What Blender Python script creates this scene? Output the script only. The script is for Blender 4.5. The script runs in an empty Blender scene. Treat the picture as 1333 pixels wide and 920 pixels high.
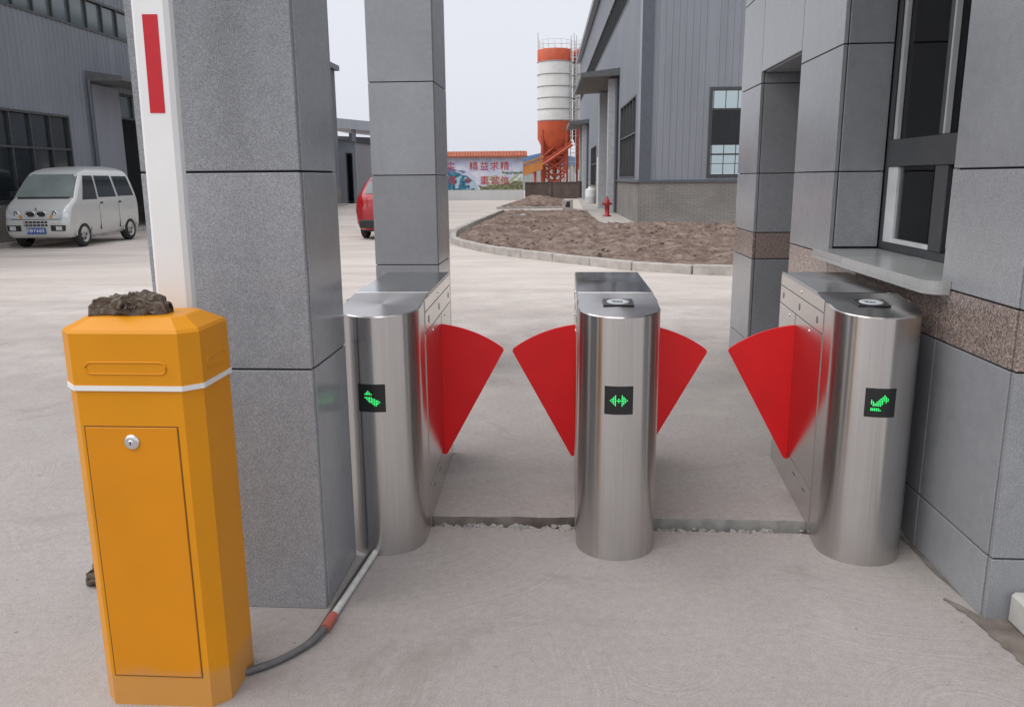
import bpy, math, random
from mathutils import Vector, Matrix, noise
random.seed(7)
PI = math.pi; R = math.radians
SC = bpy.context.scene
COL = SC.collection

# ------------------------------------------------------------------ camera
cam_d = bpy.data.cameras.new('camera'); cam = bpy.data.objects.new('camera', cam_d); COL.objects.link(cam)
cam_d.sensor_width = 36; cam_d.lens = 36 * 1050 / 1333; cam_d.clip_start = 0.05; cam_d.clip_end = 3000
yaw, tilt, roll = R(3.75), math.atan(228 / 1050), R(-0.47)
fw = Vector((-math.sin(yaw) * math.cos(tilt), math.cos(yaw) * math.cos(tilt), -math.sin(tilt)))
r0 = Vector((math.cos(yaw), math.sin(yaw), 0)); u0 = r0.cross(fw)
rt = math.cos(roll) * r0 + math.sin(roll) * u0; up = -math.sin(roll) * r0 + math.cos(roll) * u0
m = Matrix((rt, up, -fw)).transposed().to_4x4(); m.translation = Vector((0, 0, 1.52)); cam.matrix_world = m
SC.camera = cam

# ------------------------------------------------------------------ sky, sun, exposure
SUN_EL, SUN_AZ = R(56), R(-116)          # azimuth measured from +Y towards +X
W = bpy.data.worlds.new('World'); SC.world = W; W.use_nodes = True
nt = W.node_tree; nt.nodes.clear()
wo = nt.nodes.new('ShaderNodeOutputWorld'); bg = nt.nodes.new('ShaderNodeBackground')
sky = nt.nodes.new('ShaderNodeTexSky'); sky.sky_type = 'NISHITA'; sky.sun_disc = False
sky.sun_elevation = SUN_EL; sky.sun_rotation = SUN_AZ; sky.air_density = 1.0; sky.dust_density = 4.0
hs = nt.nodes.new('ShaderNodeHueSaturation'); hs.inputs['Saturation'].default_value = 0.12
mx = nt.nodes.new('ShaderNodeMix'); mx.data_type = 'RGBA'; mx.inputs[0].default_value = 0.78
mx.inputs[7].default_value = (6.6, 6.8, 7.45, 1)      # the even cloud deck
nt.links.new(sky.outputs[0], hs.inputs['Color']); nt.links.new(hs.outputs[0], mx.inputs[6])
nt.links.new(mx.outputs[2], bg.inputs[0]); bg.inputs[1].default_value = 0.1
nt.links.new(bg.outputs[0], wo.inputs[0])
sd = bpy.data.lights.new('sun', 'SUN'); sd.energy = 1.5; sd.angle = R(75); sd.color = (1, 0.97, 0.93)
sun = bpy.data.objects.new('sun', sd); COL.objects.link(sun)
sv = Vector((math.sin(SUN_AZ) * math.cos(SUN_EL), math.cos(SUN_AZ) * math.cos(SUN_EL), math.sin(SUN_EL)))
sun.rotation_euler = sv.to_track_quat('Z', 'Y').to_euler()
SC.view_settings.view_transform = 'Standard'; SC.view_settings.look = 'None'
SC.view_settings.exposure = 0.43; SC.view_settings.gamma = 1

# ------------------------------------------------------------------ material helpers
MATS = {}
class NB:
    def __init__(s, name):
        s.m = bpy.data.materials.new(name); s.m.use_nodes = True; s.t = s.m.node_tree
        s.p = s.t.nodes['Principled BSDF']; s.out = s.t.nodes['Material Output']; MATS[name] = s.m
        s.pos = None
    def n(s, typ, **k):
        x = s.t.nodes.new(typ)
        for a, b in k.items(): setattr(x, a, b)
        return x
    def l(s, a, b): s.t.links.new(a, b)
    def coord(s, sc=(1, 1, 1), obj=False):
        g = s.n('ShaderNodeTexCoord').outputs['Object'] if obj else s.n('ShaderNodeNewGeometry').outputs['Position']
        mp = s.n('ShaderNodeMapping'); mp.inputs['Scale'].default_value = sc; s.l(g, mp.inputs[0]); return mp.outputs[0]
    def noise(s, scale, detail=4, rough=.55, sc=(1, 1, 1), dist=0, obj=False):
        x = s.n('ShaderNodeTexNoise'); x.inputs['Scale'].default_value = scale; x.inputs['Detail'].default_value = detail
        x.inputs['Roughness'].default_value = rough; x.inputs['Distortion'].default_value = dist
        s.l(s.coord(sc, obj), x.inputs['Vector']); return x.outputs[0]
    def ramp(s, fac, stops):
        x = s.n('ShaderNodeValToRGB'); e = x.color_ramp.elements
        while len(e) < len(stops): e.new(.5)
        for el, (p, c) in zip(e, stops): el.position = p; el.color = (*c, 1) if len(c) == 3 else c
        s.l(fac, x.inputs[0]); return x.outputs[0]
    def mix(s, fac, a, b, mode='MIX'):
        x = s.n('ShaderNodeMix', data_type='RGBA', blend_type=mode)
        for i, v in ((0, fac), (6, a), (7, b)):
            if hasattr(v, 'is_output'): s.l(v, x.inputs[i])
            else: x.inputs[i].default_value = v if i == 0 else (*v, 1)
        return x.outputs[2]
    def math(s, op, a, b=0, c=0):
        x = s.n('ShaderNodeMath', operation=op)
        for i, v in enumerate((a, b, c)):
            if hasattr(v, 'is_output'): s.l(v, x.inputs[i])
            else: x.inputs[i].default_value = v
        return x.outputs[0]
    def col(s, c):
        if hasattr(c, 'is_output'): s.l(c, s.p.inputs['Base Color'])
        else: s.p.inputs['Base Color'].default_value = (*c, 1)
        return s
    def set(s, **k):
        for a, b in k.items():
            i = s.p.inputs[a.replace('_', ' ')]
            if hasattr(b, 'is_output'): s.l(b, i)
            else: i.default_value = b
        return s
    def bump(s, h, strength=.3, dist=.01):
        b = s.n('ShaderNodeBump'); b.inputs['Strength'].default_value = strength; b.inputs['Distance'].default_value = dist
        s.l(h, b.inputs['Height']); s.l(b.outputs[0], s.p.inputs['Normal']); return s
    def rand(s): return s.n('ShaderNodeObjectInfo').outputs['Random']

def plain(name, c, rough=.5, metal=0, var=.12, scale=6, **k):
    b = NB(name); f = b.noise(scale, 5)
    b.col(b.ramp(f, [(.3, tuple(x * (1 - var) for x in c)), (.7, tuple(min(1, x * (1 + var)) for x in c))]))
    b.set(Roughness=rough, Metallic=metal, **k); return b

def granite(name, base, dark, light, rough, gs=300):
    b = NB(name)
    f1 = b.noise(gs, 3, .8); f2 = b.noise(90, 2, .6); f3 = b.noise(1.6, 4)
    c = b.ramp(f1, [(.38, dark), (.5, base), (.62, light)])
    c = b.mix(b.ramp(f2, [(.4, (0, 0, 0)), (.7, (.35, .35, .35))]), c, base)
    t = b.math('MULTIPLY_ADD', b.rand(), .22, .89)
    c = b.mix(1.0, c, t, 'MULTIPLY')
    c = b.mix(1.0, c, b.ramp(f3, [(.3, (.9, .9, .9)), (.7, (1.08, 1.08, 1.08))]), 'MULTIPLY')
    f4 = b.noise(22, 5, .7); c = b.mix(1.0, c, b.ramp(f4, [(.3, (.93, .93, .93)), (.7, (1.06, 1.06, 1.06))]), 'MULTIPLY')
    st = b.noise(3, 6, .7, sc=(1.6, 1.6, .22)); c = b.mix(b.ramp(st, [(.58, (0, 0, 0)), (.74, (.22, .22, .22))]), c, tuple(x * .55 for x in base))      # faint rain streaks
    b.col(c); b.set(Roughness=b.math('MULTIPLY_ADD', f3, .18, rough - .09))
    b.bump(f1, .08, .002); return b
granite('granite_grey', (.295, .305, .322), (.185, .193, .207), (.415, .425, .445), .2)
granite('granite_brown', (.265, .205, .178), (.075, .054, .046), (.56, .46, .42), .25, 150)
granite('marble_sill', (.36, .365, .36), (.31, .315, .31), (.41, .415, .41), .22)
plain('joint_dark', (.035, .035, .037), .9)

def steel(name, rough, c=(.60, .58, .565)):
    b = NB(name)
    f = b.noise(26, 4, .65, sc=(6, 6, .06)); g = b.noise(2.2, 3)
    b.col(b.ramp(f, [(.3, tuple(x * .93 for x in c)), (.7, tuple(x * 1.05 for x in c))]))
    b.set(Metallic=1.0, Roughness=b.math('MULTIPLY_ADD', g, .14, rough - .07), Anisotropic=.92, Anisotropic_Rotation=.25)
    tg = b.n('ShaderNodeTangent'); tg.direction_type = 'RADIAL'; tg.axis = 'Z'; b.l(tg.outputs[0], b.p.inputs['Tangent'])
    return b
steel('steel_brushed', .24); steel('steel_panel', .22, (.62, .60, .58)); steel('steel_top', .13, (.5, .5, .5))
plain('chrome', (.75, .75, .75), .15, 1.0, .03)
b = plain('flap_red', (.84, .012, .016), .36, 0, .05); b.set(Specular_IOR_Level=.35)
plain('black_plastic', (.014, .015, .016), .3)
plain('reader_ring', (.55, .57, .6), .35, 0, .05); plain('sensor_dark', (.10, .09, .09), .25)
b = NB('led_green'); b.col((.02, .5, .1)); b.set(Emission_Color=(.05, 1, .22, 1), Emission_Strength=1.6)
def yellow(name, c):
    b = plain(name, c, .4, 0, .06, 3); b.set(Specular_IOR_Level=.32); b.bump(b.noise(420, 2), .14, .001)
    old = b.p.inputs['Base Color'].links[0].from_socket; sc_ = b.noise(9, 6, .75, sc=(1, 1, .25))
    old = b.mix(b.ramp(sc_, [(.60, (0, 0, 0)), (.75, (.35, .35, .35))]), old, tuple(x * .62 + .02 for x in c))
    sp = b.n('ShaderNodeSeparateXYZ'); b.l(b.n('ShaderNodeNewGeometry').outputs['Position'], sp.inputs[0])
    gr = b.math('ADD', sp.outputs[2], b.math('MULTIPLY', b.noise(14, 5, .7), -.16))
    b.col(b.mix(b.ramp(gr, [(.0, (.32, .32, .32)), (.01, (.3, .3, .3)), (.05, (0, 0, 0))]), old, (.34, .27, .19)))
yellow('barrier_yellow', (.69, .272, .003)); yellow('barrier_door', (.665, .245, .003))
plain('barrier_groove', (.16, .07, .006), .7)
plain('trim_white', (.78, .78, .76), .4, 0, .04); plain('boom_white', (.80, .80, .79), .38, 0, .03)
plain('sticker_red', (.54, .008, .018), .35, 0, .06, 40)
b = NB('rag_cloth'); f = b.noise(85, 4, .75); b.col(b.ramp(f, [(.34, (.035, .024, .02)), (.48, (.14, .10, .082)), (.56, (.085, .078, .05)), (.70, (.30, .25, .215))])); b.set(Roughness=.95); b.bump(b.noise(260, 3), .6, .004)
plain('rag_edge', (.20, .18, .14), .9)
plain('pipe_white', (.62, .61, .58), .45, 0, .1, 30); plain('tape_red', (.45, .11, .085), .6); plain('hose_grey', (.13, .13, .135), .55, 0, .2, 30)
b = plain('hose_rib', (.1, .1, .1), .6)
plain('frame_dark', (.055, .058, .062), .4); plain('frame_light', (.40, .41, .42), .35); plain('sash_white', (.60, .61, .62), .4)
b = NB('window_glass')
tr = b.n('ShaderNodeBsdfTransparent'); tr.inputs[0].default_value = (.72, .78, .78, 1); gl = b.n('ShaderNodeBsdfGlossy'); gl.inputs['Roughness'].default_value = .03
fr = b.n('ShaderNodeFresnel'); fr.inputs[0].default_value = 1.5; ms = b.n('ShaderNodeMixShader')
b.l(fr.outputs[0], ms.inputs[0]); b.l(tr.outputs[0], ms.inputs[1]); b.l(gl.outputs[0], ms.inputs[2]); b.l(ms.outputs[0], b.out.inputs[0])
b = plain('glass_dark', (.020, .026, .030), .07, 0, .3, .7); b.set(Specular_IOR_Level=.6)
b = plain('glass_pale', (.20, .235, .225), .1, 0, .2, 1.5); b.set(Specular_IOR_Level=.7)
b = plain('glass_grey', (.10, .13, .14), .09, 0, .2, .7); b.set(Specular_IOR_Level=.7)
plain('room_wall', (.28, .27, .25), .8); plain('room_dark', (.08, .08, .08), .9); plain('curtain_red', (.25, .05, .05), .9)

def concrete():
    b = NB('concrete_yard')
    big = b.noise(.3, 5, .6); mid = b.noise(2.2, 7, .68); fine = b.noise(30, 6, .75); grit = b.noise(150, 4, .85)
    g = b.n('ShaderNodeNewGeometry').outputs['Position']; sep = b.n('ShaderNodeSeparateXYZ'); b.l(g, sep.inputs[0])
    c = b.ramp(mid, [(.28, (.315, .283, .264)), (.5, (.378, .343, .324)), (.72, (.435, .398, .378))])
    c = b.mix(.5, c, b.ramp(fine, [(.32, (.28, .25, .234)), (.68, (.475, .438, .418))]))
    c = b.mix(.30, c, b.ramp(grit, [(.34, (.17, .15, .14)), (.5, (.38, .35, .335)), (.66, (.60, .57, .55))]))
    # trowel and broom sweeps: every cell of a loose net has arcs round a centre of its own
    vs = b.n('ShaderNodeVectorMath', operation='SCALE'); b.l(g, vs.inputs[0]); vs.inputs[3].default_value = 1.15
    wob = b.n('ShaderNodeVectorMath', operation='MULTIPLY_ADD'); nz = b.n('ShaderNodeTexNoise'); nz.inputs['Scale'].default_value = 2.0; b.l(g, nz.inputs['Vector'])
    b.l(nz.outputs[1], wob.inputs[0]); wob.inputs[1].default_value = (.10, .10, 0); b.l(vs.outputs[0], wob.inputs[2])
    vo = b.n('ShaderNodeTexVoronoi', voronoi_dimensions='2D'); vo.inputs['Scale'].default_value = 1; b.l(wob.outputs[0], vo.inputs['Vector'])
    df = b.n('ShaderNodeVectorMath', operation='SUBTRACT'); b.l(wob.outputs[0], df.inputs[0]); b.l(vo.outputs['Position'], df.inputs[1])
    of = b.n('ShaderNodeVectorMath', operation='MULTIPLY_ADD'); b.l(vo.outputs['Color'], of.inputs[0]); of.inputs[1].default_value = (2.6, 2.6, 0); b.l(df.outputs[0], of.inputs[2])
    of2 = b.n('ShaderNodeVectorMath', operation='SUBTRACT'); b.l(of.outputs[0], of2.inputs[0]); of2.inputs[1].default_value = (1.3, 1.3, 0)
    ln = b.n('ShaderNodeVectorMath', operation='LENGTH'); b.l(of2.outputs[0], ln.inputs[0])
    arc = b.n('ShaderNodeTexNoise', noise_dimensions='1D'); arc.inputs['Scale'].default_value = 1; arc.inputs['Detail'].default_value = 3; b.l(b.math('MULTIPLY', ln.outputs['Value'], 75), arc.inputs['W'])
    sm = b.math('MULTIPLY', b.ramp(b.noise(1.3, 3), [(.4, (0, 0, 0)), (.6, (1, 1, 1))]), b.ramp(vo.outputs['Distance'], [(.35, (1, 1, 1)), (.62, (0, 0, 0))]))
    near = b.ramp(b.math('MULTIPLY', sep.outputs[1], .1), [(.5, (1, 1, 1)), (.9, (0, 0, 0))])
    sm = b.math('MULTIPLY', sm, near)
    c = b.mix(sm, c, b.mix(1, c, b.ramp(arc.outputs[0], [(.35, (.94, .94, .94)), (.5, (1, 1, 1)), (.65, (1.07, 1.07, 1.07))]), 'MULTIPLY'))
    # dried dirty patches, drips and scattered dark spots
    st = b.noise(.9, 7, .72, dist=1.0); c = b.mix(b.ramp(st, [(.54, (0, 0, 0)), (.68, (.5, .5, .5))]), c, (.235, .195, .172))
    st2 = b.noise(.55, 5, .6, sc=(2.2, .5, 1), dist=.5); c = b.mix(b.ramp(st2, [(.58, (0, 0, 0)), (.72, (.4, .4, .4))]), c, (.50, .47, .45))
    sp = b.n('ShaderNodeTexVoronoi'); sp.inputs['Scale'].default_value = 6.5; b.l(b.coord(), sp.inputs['Vector'])
    spn = b.math('ADD', sp.outputs['Distance'], b.math('MULTIPLY', b.noise(40, 3), .16))
    c = b.mix(b.ramp(spn, [(.10, (.6, .6, .6)), (.13, (0, 0, 0))]), c, (.17, .15, .135))
    # dusty, tyre-worn yard, coloured lighter with distance as it leaves the gate's shade
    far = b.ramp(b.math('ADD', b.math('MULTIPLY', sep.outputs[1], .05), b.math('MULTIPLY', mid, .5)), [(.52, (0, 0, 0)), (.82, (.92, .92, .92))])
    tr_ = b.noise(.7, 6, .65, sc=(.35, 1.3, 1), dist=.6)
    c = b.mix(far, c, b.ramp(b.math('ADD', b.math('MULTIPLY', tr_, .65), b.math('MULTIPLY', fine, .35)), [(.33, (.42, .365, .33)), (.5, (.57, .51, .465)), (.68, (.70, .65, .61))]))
    b.col(c); b.set(Roughness=.9, Specular_IOR_Level=.25)
    h = b.math('ADD', b.math('MULTIPLY', fine, .7), b.math('MULTIPLY', grit, .35)); h = b.math('ADD', h, b.math('MULTIPLY', b.math('MULTIPLY', arc.outputs[0], sm), .10)); h = b.math('ADD', h, b.math('MULTIPLY', mid, 1.0))
    b.bump(h, .5, .012)
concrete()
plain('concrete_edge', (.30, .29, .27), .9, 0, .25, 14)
b = plain('kerb_concrete', (.42, .39, .36), .9, 0, .22, 5); b.bump(b.noise(40), .4, .01)
b = plain('step_concrete', (.46, .45, .42), .85, 0, .12, 5); b.bump(b.noise(60), .3, .006)
b = NB('mud_joint_shade'); f = b.noise(9, 5); b.col(b.ramp(f, [(.3, (.11, .088, .075)), (.7, (.25, .215, .19))])); b.set(Roughness=.95)
b = plain('rubble_stone', (.36, .34, .32), .9, 0, .3, 25)
b = NB('soil'); f = b.noise(3.5, 8, .7); g2 = b.noise(.5, 4)
c = b.ramp(f, [(.3, (.10, .07, .055)), (.5, (.235, .172, .142)), (.70, (.42, .34, .30))]); c = b.mix(b.ramp(g2, [(.55, (0, 0, 0)), (.72, (.5, .5, .5))]), c, (.36, .30, .25))
b.col(c); b.set(Roughness=.97, Specular_IOR_Level=.1); b.bump(b.noise(14, 6, .75), .9, .06)
def siding(name, c):
    b = plain(name, c, .45, .0, .05, .6); b.set(Specular_IOR_Level=.4)
    f = b.noise(.8, 5, .6, sc=(3, 3, .3)); old = b.p.inputs['Base Color'].links[0].from_socket
    b.col(b.mix(1, old, b.ramp(f, [(.3, (.92, .92, .92)), (.7, (1.05, 1.05, 1.05))]), 'MULTIPLY'))
siding('siding_grey', (.26, .275, .31)); siding('siding_dark', (.20, .215, .24)); siding('siding_left', (.205, .22, .25))
plain('flashing', (.10, .11, .135), .45); plain('flashing_light', (.46, .47, .50), .4); plain('canopy_grey', (.13, .135, .14), .5); plain('soffit', (.17, .16, .15), .8)
b = NB('plinth_brick')
br = b.n('ShaderNodeTexBrick'); br.inputs['Scale'].default_value = 1; br.inputs['Brick Width'].default_value = .24; br.inputs['Row Height'].default_value = .065; br.inputs['Mortar Size'].default_value = .008
br.inputs['Color1'].default_value = (.29, .275, .255, 1); br.inputs['Color2'].default_value = (.25, .237, .22, 1); br.inputs['Mortar'].default_value = (.18, .17, .16, 1)
sp = b.n('ShaderNodeSeparateXYZ'); b.l(b.n('ShaderNodeNewGeometry').outputs['Position'], sp.inputs[0]); cb = b.n('ShaderNodeCombineXYZ')
b.l(b.math('ADD', sp.outputs[0], sp.outputs[1]), cb.inputs[0]); b.l(sp.outputs[2], cb.inputs[1]); b.l(cb.outputs[0], br.inputs['Vector'])
b.col(b.mix(1, br.outputs[0], b.ramp(b.noise(.9, 5), [(.3, (.82, .82, .82)), (.7, (1.1, 1.1, 1.1))]), 'MULTIPLY')); b.set(Roughness=.95); b.bump(br.outputs[1], -.3, .01)
plain('brown_block', (.15, .115, .10), .95, 0, .25, 2); plain('render_white', (.62, .63, .63), .9, 0, .06, 1)
plain('tile_red', (.42, .13, .075), .8, 0, .2, 4)
b = NB('mural_print'); at = b.n('ShaderNodeVertexColor'); at.layer_name = 'Col'; b.col(at.outputs[0]); b.set(Roughness=.7)
plain('ink_red', (.50, .035, .04), .7)
plain('silo_white', (.68, .68, .66), .6, 0, .08, 1.2); b = plain('silo_orange', (.50, .085, .03), .6, 0, .15, 1.5); plain('silo_seam', (.30, .29, .28), .7)
plain('steel_orange', (.42, .075, .035), .6, 0, .25, 2); plain('pale_steel', (.50, .51, .51), .5); plain('conveyor_orange', (.50, .20, .05), .6, 0, .2, 1); plain('roof_blue', (.10, .20, .36), .6); plain('far_wall', (.34, .36, .36), .8)
b = plain('van_paint', (.56, .57, .55), .3, .2, .04, 2); b.set(Coat_Weight=.5)
b = plain('suv_paint', (.36, .015, .02), .25, .1, .05, 2); b.set(Coat_Weight=.6)
plain('tyre', (.025, .025, .025), .85); plain('rim', (.42, .42, .41), .4, .6); plain('car_black', (.02, .02, .021), .5)
b = plain('lamp_clear', (.66, .69, .7), .1, .3, .2, 12); b = plain('lamp_red', (.35, .01, .012), .15); plain('lamp_amber', (.6, .22, .03), .2)
plain('plate_blue', (.03, .09, .32), .4); plain('plate_white', (.7, .72, .75), .5)
plain('hydrant_red', (.34, .025, .025), .45, 0, .15, 8); plain('plastic_white', (.68, .69, .70), .45, 0, .06, 3); plain('bag_white', (.75, .72, .72), .6)
plain('door_cream', (.60, .60, .56), .5)

# ------------------------------------------------------------------ mesh helpers
class MB:
    def __init__(s): s.v = []; s.f = []; s.s = []
    def add(s, vs, fs, smooth=False):
        o = len(s.v); s.v += [tuple(v) for v in vs]; s.f += [tuple(i + o for i in f) for f in fs]; s.s += [smooth] * len(fs); return s
    def box(s, x0, x1, y0, y1, z0, z1):
        return s.add([(x0, y0, z0), (x1, y0, z0), (x1, y1, z0), (x0, y1, z0), (x0, y0, z1), (x1, y0, z1), (x1, y1, z1), (x0, y1, z1)],
                     [(0, 3, 2, 1), (4, 5, 6, 7), (0, 1, 5, 4), (1, 2, 6, 5), (2, 3, 7, 6), (3, 0, 4, 7)])
    def cbox(s, x0, x1, y0, y1, z0, z1, c=.002):
        vs = []; idx = {}
        for i, x in enumerate((x0, x1)):
            for j, y in enumerate((y0, y1)):
                for k, z in enumerate((z0, z1)):
                    sx, sy, sz = (c, -c)[i], (c, -c)[j], (c, -c)[k]
                    for a, p in enumerate(((x, y + sy, z + sz), (x + sx, y, z + sz), (x + sx, y + sy, z))):
                        idx[i, j, k, a] = len(vs); vs.append(p)
        I = lambda *t: idx[t]; F = []
        for i in (0, 1):
            F.append([I(i, 0, 0, 0), I(i, 1, 0, 0), I(i, 1, 1, 0), I(i, 0, 1, 0)]); F.append([I(0, i, 0, 1), I(1, i, 0, 1), I(1, i, 1, 1), I(0, i, 1, 1)])
            F.append([I(0, 0, i, 2), I(1, 0, i, 2), I(1, 1, i, 2), I(0, 1, i, 2)])
        for p in (0, 1):
            for q in (0, 1):
                F.append([I(0, p, q, 1), I(1, p, q, 1), I(1, p, q, 2), I(0, p, q, 2)]); F.append([I(p, 0, q, 0), I(p, 1, q, 0), I(p, 1, q, 2), I(p, 0, q, 2)])
                F.append([I(p, q, 0, 0), I(p, q, 1, 0), I(p, q, 1, 1), I(p, q, 0, 1)])
        for i in (0, 1):
            for j in (0, 1):
                for k in (0, 1): F.append([I(i, j, k, 0), I(i, j, k, 1), I(i, j, k, 2)])
        ctr = Vector(((x0 + x1) / 2, (y0 + y1) / 2, (z0 + z1) / 2)); out = []
        for f in F:
            P = [Vector(vs[a]) for a in f]; n = (P[1] - P[0]).cross(P[2] - P[0])
            out.append(tuple(f) if n.dot(sum(P, Vector()) / len(P) - ctr) > 0 else tuple(reversed(f)))
        return s.add(vs, out)
    def prism(s, poly, a, b, axis='z', smooth=False):
        n = len(poly)
        def P(u, v, w): return {'z': (u, v, w), 'y': (u, w, v), 'x': (w, u, v)}[axis]
        vs = [P(u, v, a) for u, v in poly] + [P(u, v, b) for u, v in poly]
        s.add(vs, [(i, (i + 1) % n, n + (i + 1) % n, n + i) for i in range(n)], smooth)
        s.add([P(u, v, a) for u, v in poly], [tuple(range(n))[::-1]]); s.add([P(u, v, b) for u, v in poly], [tuple(range(n))]); return s
    def lathe(s, prof, n=24, c=(0, 0, 0), axis='z', smooth=True):
        vs = []; k = len(prof)
        for i in range(n):
            t = 2 * PI * i / n
            for r, h in prof:
                a, b2 = r * math.cos(t), r * math.sin(t)
                p = {'z': (a, b2, h), 'y': (a, h, b2), 'x': (h, a, b2)}[axis]; vs.append((p[0] + c[0], p[1] + c[1], p[2] + c[2]))
        fs = [(i * k + j, ((i + 1) % n) * k + j, ((i + 1) % n) * k + j + 1, i * k + j + 1) for i in range(n) for j in range(k - 1)]
        return s.add(vs, fs, smooth)
    def disc(s, c, r, h, axis='y', n=24):
        return s.lathe([(0, 0), (r, 0), (r, h), (0, h)], n, c, axis, False)
    def tube(s, pts, r, n=8, cap=True, smooth=True, twist=None):
        pts = [Vector(p) for p in pts]; vs = []; k = len(pts)
        for i, p in enumerate(pts):
            d = (pts[min(i + 1, k - 1)] - pts[max(i - 1, 0)]).normalized()
            a = d.cross(Vector((0, 0, 1)) if abs(d.z) < .95 else Vector((1, 0, 0))).normalized(); b2 = d.cross(a)
            rr = r[i] if isinstance(r, (list, tuple)) else r
            vs += [p + (a * math.cos(2 * PI * j / n) + b2 * math.sin(2 * PI * j / n)) * rr for j in range(n)]
        fs = [(i * n + j, i * n + (j + 1) % n, (i + 1) * n + (j + 1) % n, (i + 1) * n + j) for i in range(k - 1) for j in range(n)]
        s.add(vs, fs, smooth)
        if cap: s.add(vs[:n], [tuple(range(n))]); s.add(vs[-n:], [tuple(range(n))[::-1]])
        return s
    def bar(s, a, b, w, h=None): return s.tube([a, b], w * .7071, 4, True, False)
    def grid(s, fn, nu, nv, smooth=True):
        vs = [fn(i / nu, j / nv) for i in range(nu + 1) for j in range(nv + 1)]
        return s.add(vs, [(i * (nv + 1) + j, (i + 1) * (nv + 1) + j, (i + 1) * (nv + 1) + j + 1, i * (nv + 1) + j + 1) for i in range(nu) for j in range(nv)], smooth)
    def mesh(s, name):
        me = bpy.data.meshes.new(name); me.from_pydata(s.v, [], s.f); me.polygons.foreach_set('use_smooth', s.s); me.update(); return me

def obj(name, mb, mat, parent=None, loc=None, rotz=0):
    me = mb.mesh(name) if isinstance(mb, MB) else mb
    o = bpy.data.objects.new(name, me)
    if mat and not me.materials: me.materials.append(MATS[mat])
    COL.objects.link(o)
    if parent: o.parent = parent
    if loc: o.location = loc
    o.rotation_euler[2] = rotz; return o
def tag(o, label=None, cat=None, group=None, kind=None):
    for k, v in (('label', label), ('category', cat), ('group', group), ('kind', kind)):
        if v: o[k] = v
    return o
def thing(name, label, cat, loc=(0, 0, 0), rotz=0, group=None, kind=None):
    o = bpy.data.objects.new(name, None); COL.objects.link(o); o.location = loc; o.rotation_euler[2] = rotz; o.empty_display_size = .1
    return tag(o, label, cat, group, kind)
def smoothstep(a, b, x):
    t = max(0, min(1, (x - a) / (b - a))); return t * t * (3 - 2 * t)
def lerp(tab, z):
    if z <= tab[0][0]: return tab[0][1]
    for (a, p), (b2, q) in zip(tab, tab[1:]):
        if z <= b2: return p + (q - p) * (z - a) / (b2 - a)
    return tab[-1][1]

# ================================================================== THE SETTING
YZ = .03                                                 # level of the yard beyond the gate
XL, XR = -.86, 1.475                                     # the paved gate passage
def frange(a, b, st):
    n = max(1, round((b - a) / st)); return [a + (b - a) * i / n for i in range(n)]
xs = [-600, -150, -60, -30, -15] + frange(-8, XL, .4) + frange(XL, XR, .025) + frange(XR, 6, .5) + [8, 15, 30, 60, 150, 600]
ys = [-60, -20, -6] + frange(-2, 3.2, .4) + [3.2, 'a', 'b', 'c', 'd', 3.5] + frange(3.7, 6, .3) + [8, 12, 20, 40, 80, 160, 400, 1500]
def yard_v(x, y):
    inside = XL <= x <= XR
    base = lambda yy: YZ * smoothstep(2.8, 4.6, yy)
    if isinstance(y, str):
        e1 = 3.335 + .008 * noise.noise((x * 9, 1, 0)); e2 = 3.392 + .016 * noise.noise((x * 7, 5, 0)) + .008 * noise.noise((x * 31, 8, 0)) + .012 * math.sin(x * 2)
        if inside: return {'a': (x, e1, 0), 'b': (x, e1 + .003, -.045), 'c': (x, e2 - .004, -.04), 'd': (x, e2, YZ)}[y]
        yy = {'a': 3.335, 'b': 3.338, 'c': 3.388, 'd': 3.392}[y]; return (x, yy, base(yy))
    if inside: return (x, y, 0 if y < 3.36 else YZ)
    return (x, y, base(y))
mb = MB(); ny = len(ys)
mb.add([yard_v(x, y) for x in xs for y in ys], [(i * ny + j, (i + 1) * ny + j, (i + 1) * ny + j + 1, i * ny + j + 1) for i in range(len(xs) - 1) for j in range(ny - 1)])
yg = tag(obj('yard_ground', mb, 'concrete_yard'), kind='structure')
yg.data.materials.append(MATS['mud_joint_shade']); yg.data.materials.append(MATS['concrete_edge'])
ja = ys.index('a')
for i in range(len(xs) - 1):                             # broken, earthy joint sides; left part coloured dark for the shade in it
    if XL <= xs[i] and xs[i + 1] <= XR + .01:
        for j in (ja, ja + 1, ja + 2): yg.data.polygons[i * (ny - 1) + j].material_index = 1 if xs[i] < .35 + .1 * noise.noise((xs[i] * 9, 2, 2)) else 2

# broken stone lying in the joint between the two slabs
def rock(mb, c, r, seed):
    n, k = 7, 4; vs = []
    for i in range(k + 1):
        ph = PI * i / k
        for j in range(n):
            t = 2 * PI * j / n; d = Vector((math.sin(ph) * math.cos(t), math.sin(ph) * math.sin(t), math.cos(ph)))
            rr = r * (.8 + .55 * noise.noise(d * 1.7 + Vector((seed * 3.7, seed, 0)))); vs.append((c[0] + d.x * rr * 1.25, c[1] + d.y * rr, c[2] + d.z * rr * .7))
    mb.add(vs, [(i * n + j, i * n + (j + 1) % n, (i + 1) * n + (j + 1) % n, (i + 1) * n + j) for i in range(k) for j in range(n)])
mb = MB()
for i in range(260):
    x = random.uniform(-.58, 1.08)
    if random.random() < .4: x = random.uniform(-.42, .05)
    rock(mb, (x, random.uniform(3.342, 3.385), -.036 + random.uniform(0, .03)), random.uniform(.007, .022), i)
for i in range(70): rock(mb, (random.uniform(-.5, 1.1), 3.33 - abs(random.gauss(0, .012)), .002), random.uniform(.002, .006), 300 + i)
tag(obj('rubble', mb, 'rubble_stone'), 'loose grey broken stones lying in the joint between concrete slabs', 'rubble', kind='stuff')
mb = MB()
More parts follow.
